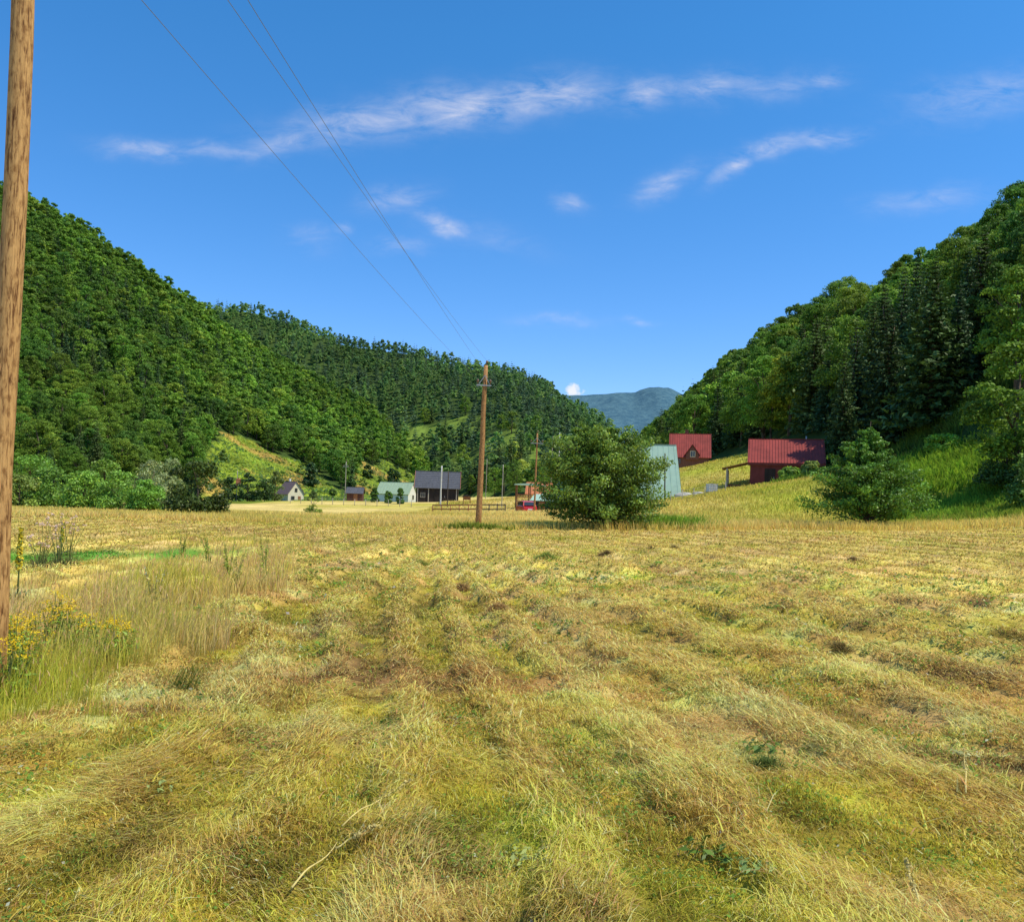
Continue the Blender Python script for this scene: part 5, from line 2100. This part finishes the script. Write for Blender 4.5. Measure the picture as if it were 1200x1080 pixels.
# ------------------------------------------------------------------ sky, sun
SUN_AZ, SUN_EL = R(107), R(58)
world = bpy.data.worlds.new('World')
scn.world = world
world.use_nodes = True
nt = world.node_tree
N, Lk = nt.nodes.new, nt.links.new
bg = nt.nodes['Background']
sky = N('ShaderNodeTexSky')
sky.sky_type = 'NISHITA'
sky.sun_disc = False
sky.sun_elevation = SUN_EL
sky.sun_rotation = SUN_AZ
sky.altitude = 800
sky.air_density = 1.0
sky.dust_density = .35
sky.ozone_density = 3.0
bg.inputs['Strength'].default_value = .15
tc = N('ShaderNodeTexCoord')
sx = N('ShaderNodeSeparateXYZ')
Lk(tc.outputs['Generated'], sx.inputs[0])


def mth(op, a, b=None, c=None, clamp=False):
    n = N('ShaderNodeMath')
    n.operation = op
    n.use_clamp = clamp
    for i, v in enumerate((a, b, c)):
        if v is None:
            continue
        if isinstance(v, (int, float)):
            n.inputs[i].default_value = v
        else:
            Lk(v, n.inputs[i])
    return n.outputs[0]


ysafe = mth('MAXIMUM', sx.outputs['Y'], .05)
U = mth('DIVIDE', sx.outputs['X'], ysafe)
V = mth('DIVIDE', sx.outputs['Z'], ysafe)
cv = N('ShaderNodeCombineXYZ')
Lk(U, cv.inputs[0])
Lk(V, cv.inputs[1])


def noise(scale, sxy, detail=7, dist=.0, rough=.6, rotz=0.0):
    mp = N('ShaderNodeMapping')
    mp.inputs['Scale'].default_value = (sxy[0], sxy[1], 1)
    mp.inputs['Rotation'].default_value = (0, 0, rotz)
    Lk(cv.outputs[0], mp.inputs[0])
    n = N('ShaderNodeTexNoise')
    n.inputs['Scale'].default_value = scale
    n.inputs['Detail'].default_value = detail
    n.inputs['Roughness'].default_value = rough
    n.inputs['Distortion'].default_value = dist
    Lk(mp.outputs[0], n.inputs['Vector'])
    return n


warp = noise(14, (1, 1.2), 4)
wv = N('ShaderNodeVectorMath')
wv.operation = 'SUBTRACT'
Lk(warp.outputs['Color'], wv.inputs[0])
wv.inputs[1].default_value = (.5, .5, .5)
ws = N('ShaderNodeSeparateXYZ')
Lk(wv.outputs[0], ws.inputs[0])
Uw = mth('MULTIPLY_ADD', ws.outputs[0], .05, U)
Vw = mth('MULTIPLY_ADD', ws.outputs[1], .035, V)
CLD = [  # px, py, half length, half width, angle (deg, up to the right positive), strength
    (178, 177, 48, 9, -3, .55), (265, 177, 62, 8, 2, .45), (345, 166, 60, 13, 9, .5), (440, 144, 90, 19, 8, .75), (540, 126, 90, 20, 6, .85), (640, 112, 70, 18, 8, .85), (672, 108, 26, 18, 20, .6),
    (757, 108, 30, 15, 10, .8), (828, 102, 34, 14, 6, .7), (900, 98, 60, 14, 2, .4), (968, 96, 20, 9, 0, .5),
    (780, 214, 34, 11, 28, .65), (860, 196, 26, 9, 38, .7), (900, 177, 40, 10, 14, .65), (960, 164, 40, 8, 8, .75),
    (466, 234, 32, 12, 12, .55), (520, 262, 30, 9, -20, .8), (672, 243, 10, 16, 70, .55), (468, 286, 26, 8, 5, .45), (365, 282, 22, 14, 0, .25), (403, 272, 10, 6, 0, .4),
    (655, 376, 40, 6, 2, .40), (745, 376, 14, 4, 0, .35), (1155, 110, 75, 22, 12, .42), (1090, 235, 60, 12, 6, .35), (560, 275, 60, 14, -10, .18)]
dens = None
for px, py, L_, W_, ang, s in CLD:
    u0, v0 = uv(px, py)
    a = R(ang) + ROLL * 0
    du = mth('SUBTRACT', Uw, float(u0))
    dv = mth('SUBTRACT', Vw, float(v0))
    ca, sa = math.cos(a), math.sin(a)
    p = mth('MULTIPLY_ADD', dv, sa / (L_ / 1000), mth('MULTIPLY', du, ca / (L_ / 1000)))
    q = mth('MULTIPLY_ADD', dv, ca / (W_ / 1000), mth('MULTIPLY', du, -sa / (W_ / 1000)))
    r2 = mth('MULTIPLY_ADD', q, q, mth('MULTIPLY', p, p))
    e = mth('MULTIPLY', mth('EXPONENT', mth('MULTIPLY', r2, -.85)), s)
    dens = e if dens is None else mth('MAXIMUM', dens, e)
fine = noise(30, (.6, 1.7), 10, .45, .66, R(-24))
mr = N('ShaderNodeMapRange')
mr.inputs['From Min'].default_value = .34
mr.inputs['From Max'].default_value = .74
Lk(fine.outputs['Fac'], mr.inputs['Value'])
haze = mth('MULTIPLY', dens, mth('MULTIPLY_ADD', mr.outputs[0], .84, .03))
# the small cumulus above the ridge
u0, v0 = uv(673, 457)
du = mth('DIVIDE', mth('SUBTRACT', mth('MULTIPLY_ADD', ws.outputs[0], .02, U), float(u0)), .0125)
dv = mth('DIVIDE', mth('SUBTRACT', mth('MULTIPLY_ADD', ws.outputs[1], .016, V), float(v0)), .0085)
cn = noise(110, (1, 1.2), 6, .3)
cum = mth('SUBTRACT', mth('MULTIPLY_ADD', cn.outputs['Fac'], 3.4, -.7), mth('ADD', mth('MULTIPLY', du, du), mth('MULTIPLY', dv, dv)), clamp=True)
ymask = mth('GREATER_THAN', sx.outputs['Y'], .06)
hs = N('ShaderNodeHueSaturation')
hs.inputs['Saturation'].default_value = 1.25
hs.inputs['Value'].default_value = 1.25
Lk(sky.outputs[0], hs.inputs['Color'])
tn = N('ShaderNodeMix')
tn.data_type = 'RGBA'
tn.blend_type = 'MULTIPLY'
tn.inputs[0].default_value = 1
Lk(hs.outputs[0], tn.inputs[6])
tz = N('ShaderNodeMix')
tz.data_type = 'RGBA'
Lk(mth('MULTIPLY', sx.outputs['Z'], 2.1, clamp=True), tz.inputs[0])
tz.inputs[6].default_value = (.78, .76, .98, 1)
tz.inputs[7].default_value = (.66, 1.02, 1.10, 1)
Lk(tz.outputs[2], tn.inputs[7])
mx = N('ShaderNodeMix')
mx.data_type = 'RGBA'
Lk(mth('MULTIPLY', haze, ymask, clamp=True), mx.inputs[0])
Lk(tn.outputs[2], mx.inputs[6])
mx.inputs[7].default_value = (5.4, 5.4, 6.1, 1)
mw = N('ShaderNodeMix')
mw.data_type = 'RGBA'
Lk(mth('MULTIPLY', mth('MULTIPLY', cum, .92), ymask, clamp=True), mw.inputs[0])
Lk(mx.outputs[2], mw.inputs[6])
mw.inputs[7].default_value = (6.2, 6.3, 6.5, 1)
Lk(mw.outputs[2], bg.inputs['Color'])

sd = bpy.data.lights.new('sun', 'SUN')
sd.energy = 5.0
sd.angle = R(.5)
sd.color = (1.0, .92, .76)
so = bpy.data.objects.new('sun', sd)
col.objects.link(so)
dirv = Vector((math.sin(SUN_AZ) * math.cos(SUN_EL), math.cos(SUN_AZ) * math.cos(SUN_EL), math.sin(SUN_EL)))
so.rotation_euler = dirv.to_track_quat('Z', 'Y').to_euler()
so.location = dirv * 200

scn.view_settings.view_transform = 'Standard'
scn.view_settings.look = 'None'
scn.view_settings.exposure = 0
scn.cycles.max_bounces = 6
scn.cycles.diffuse_bounces = 3
scn.cycles.transparent_max_bounces = 4
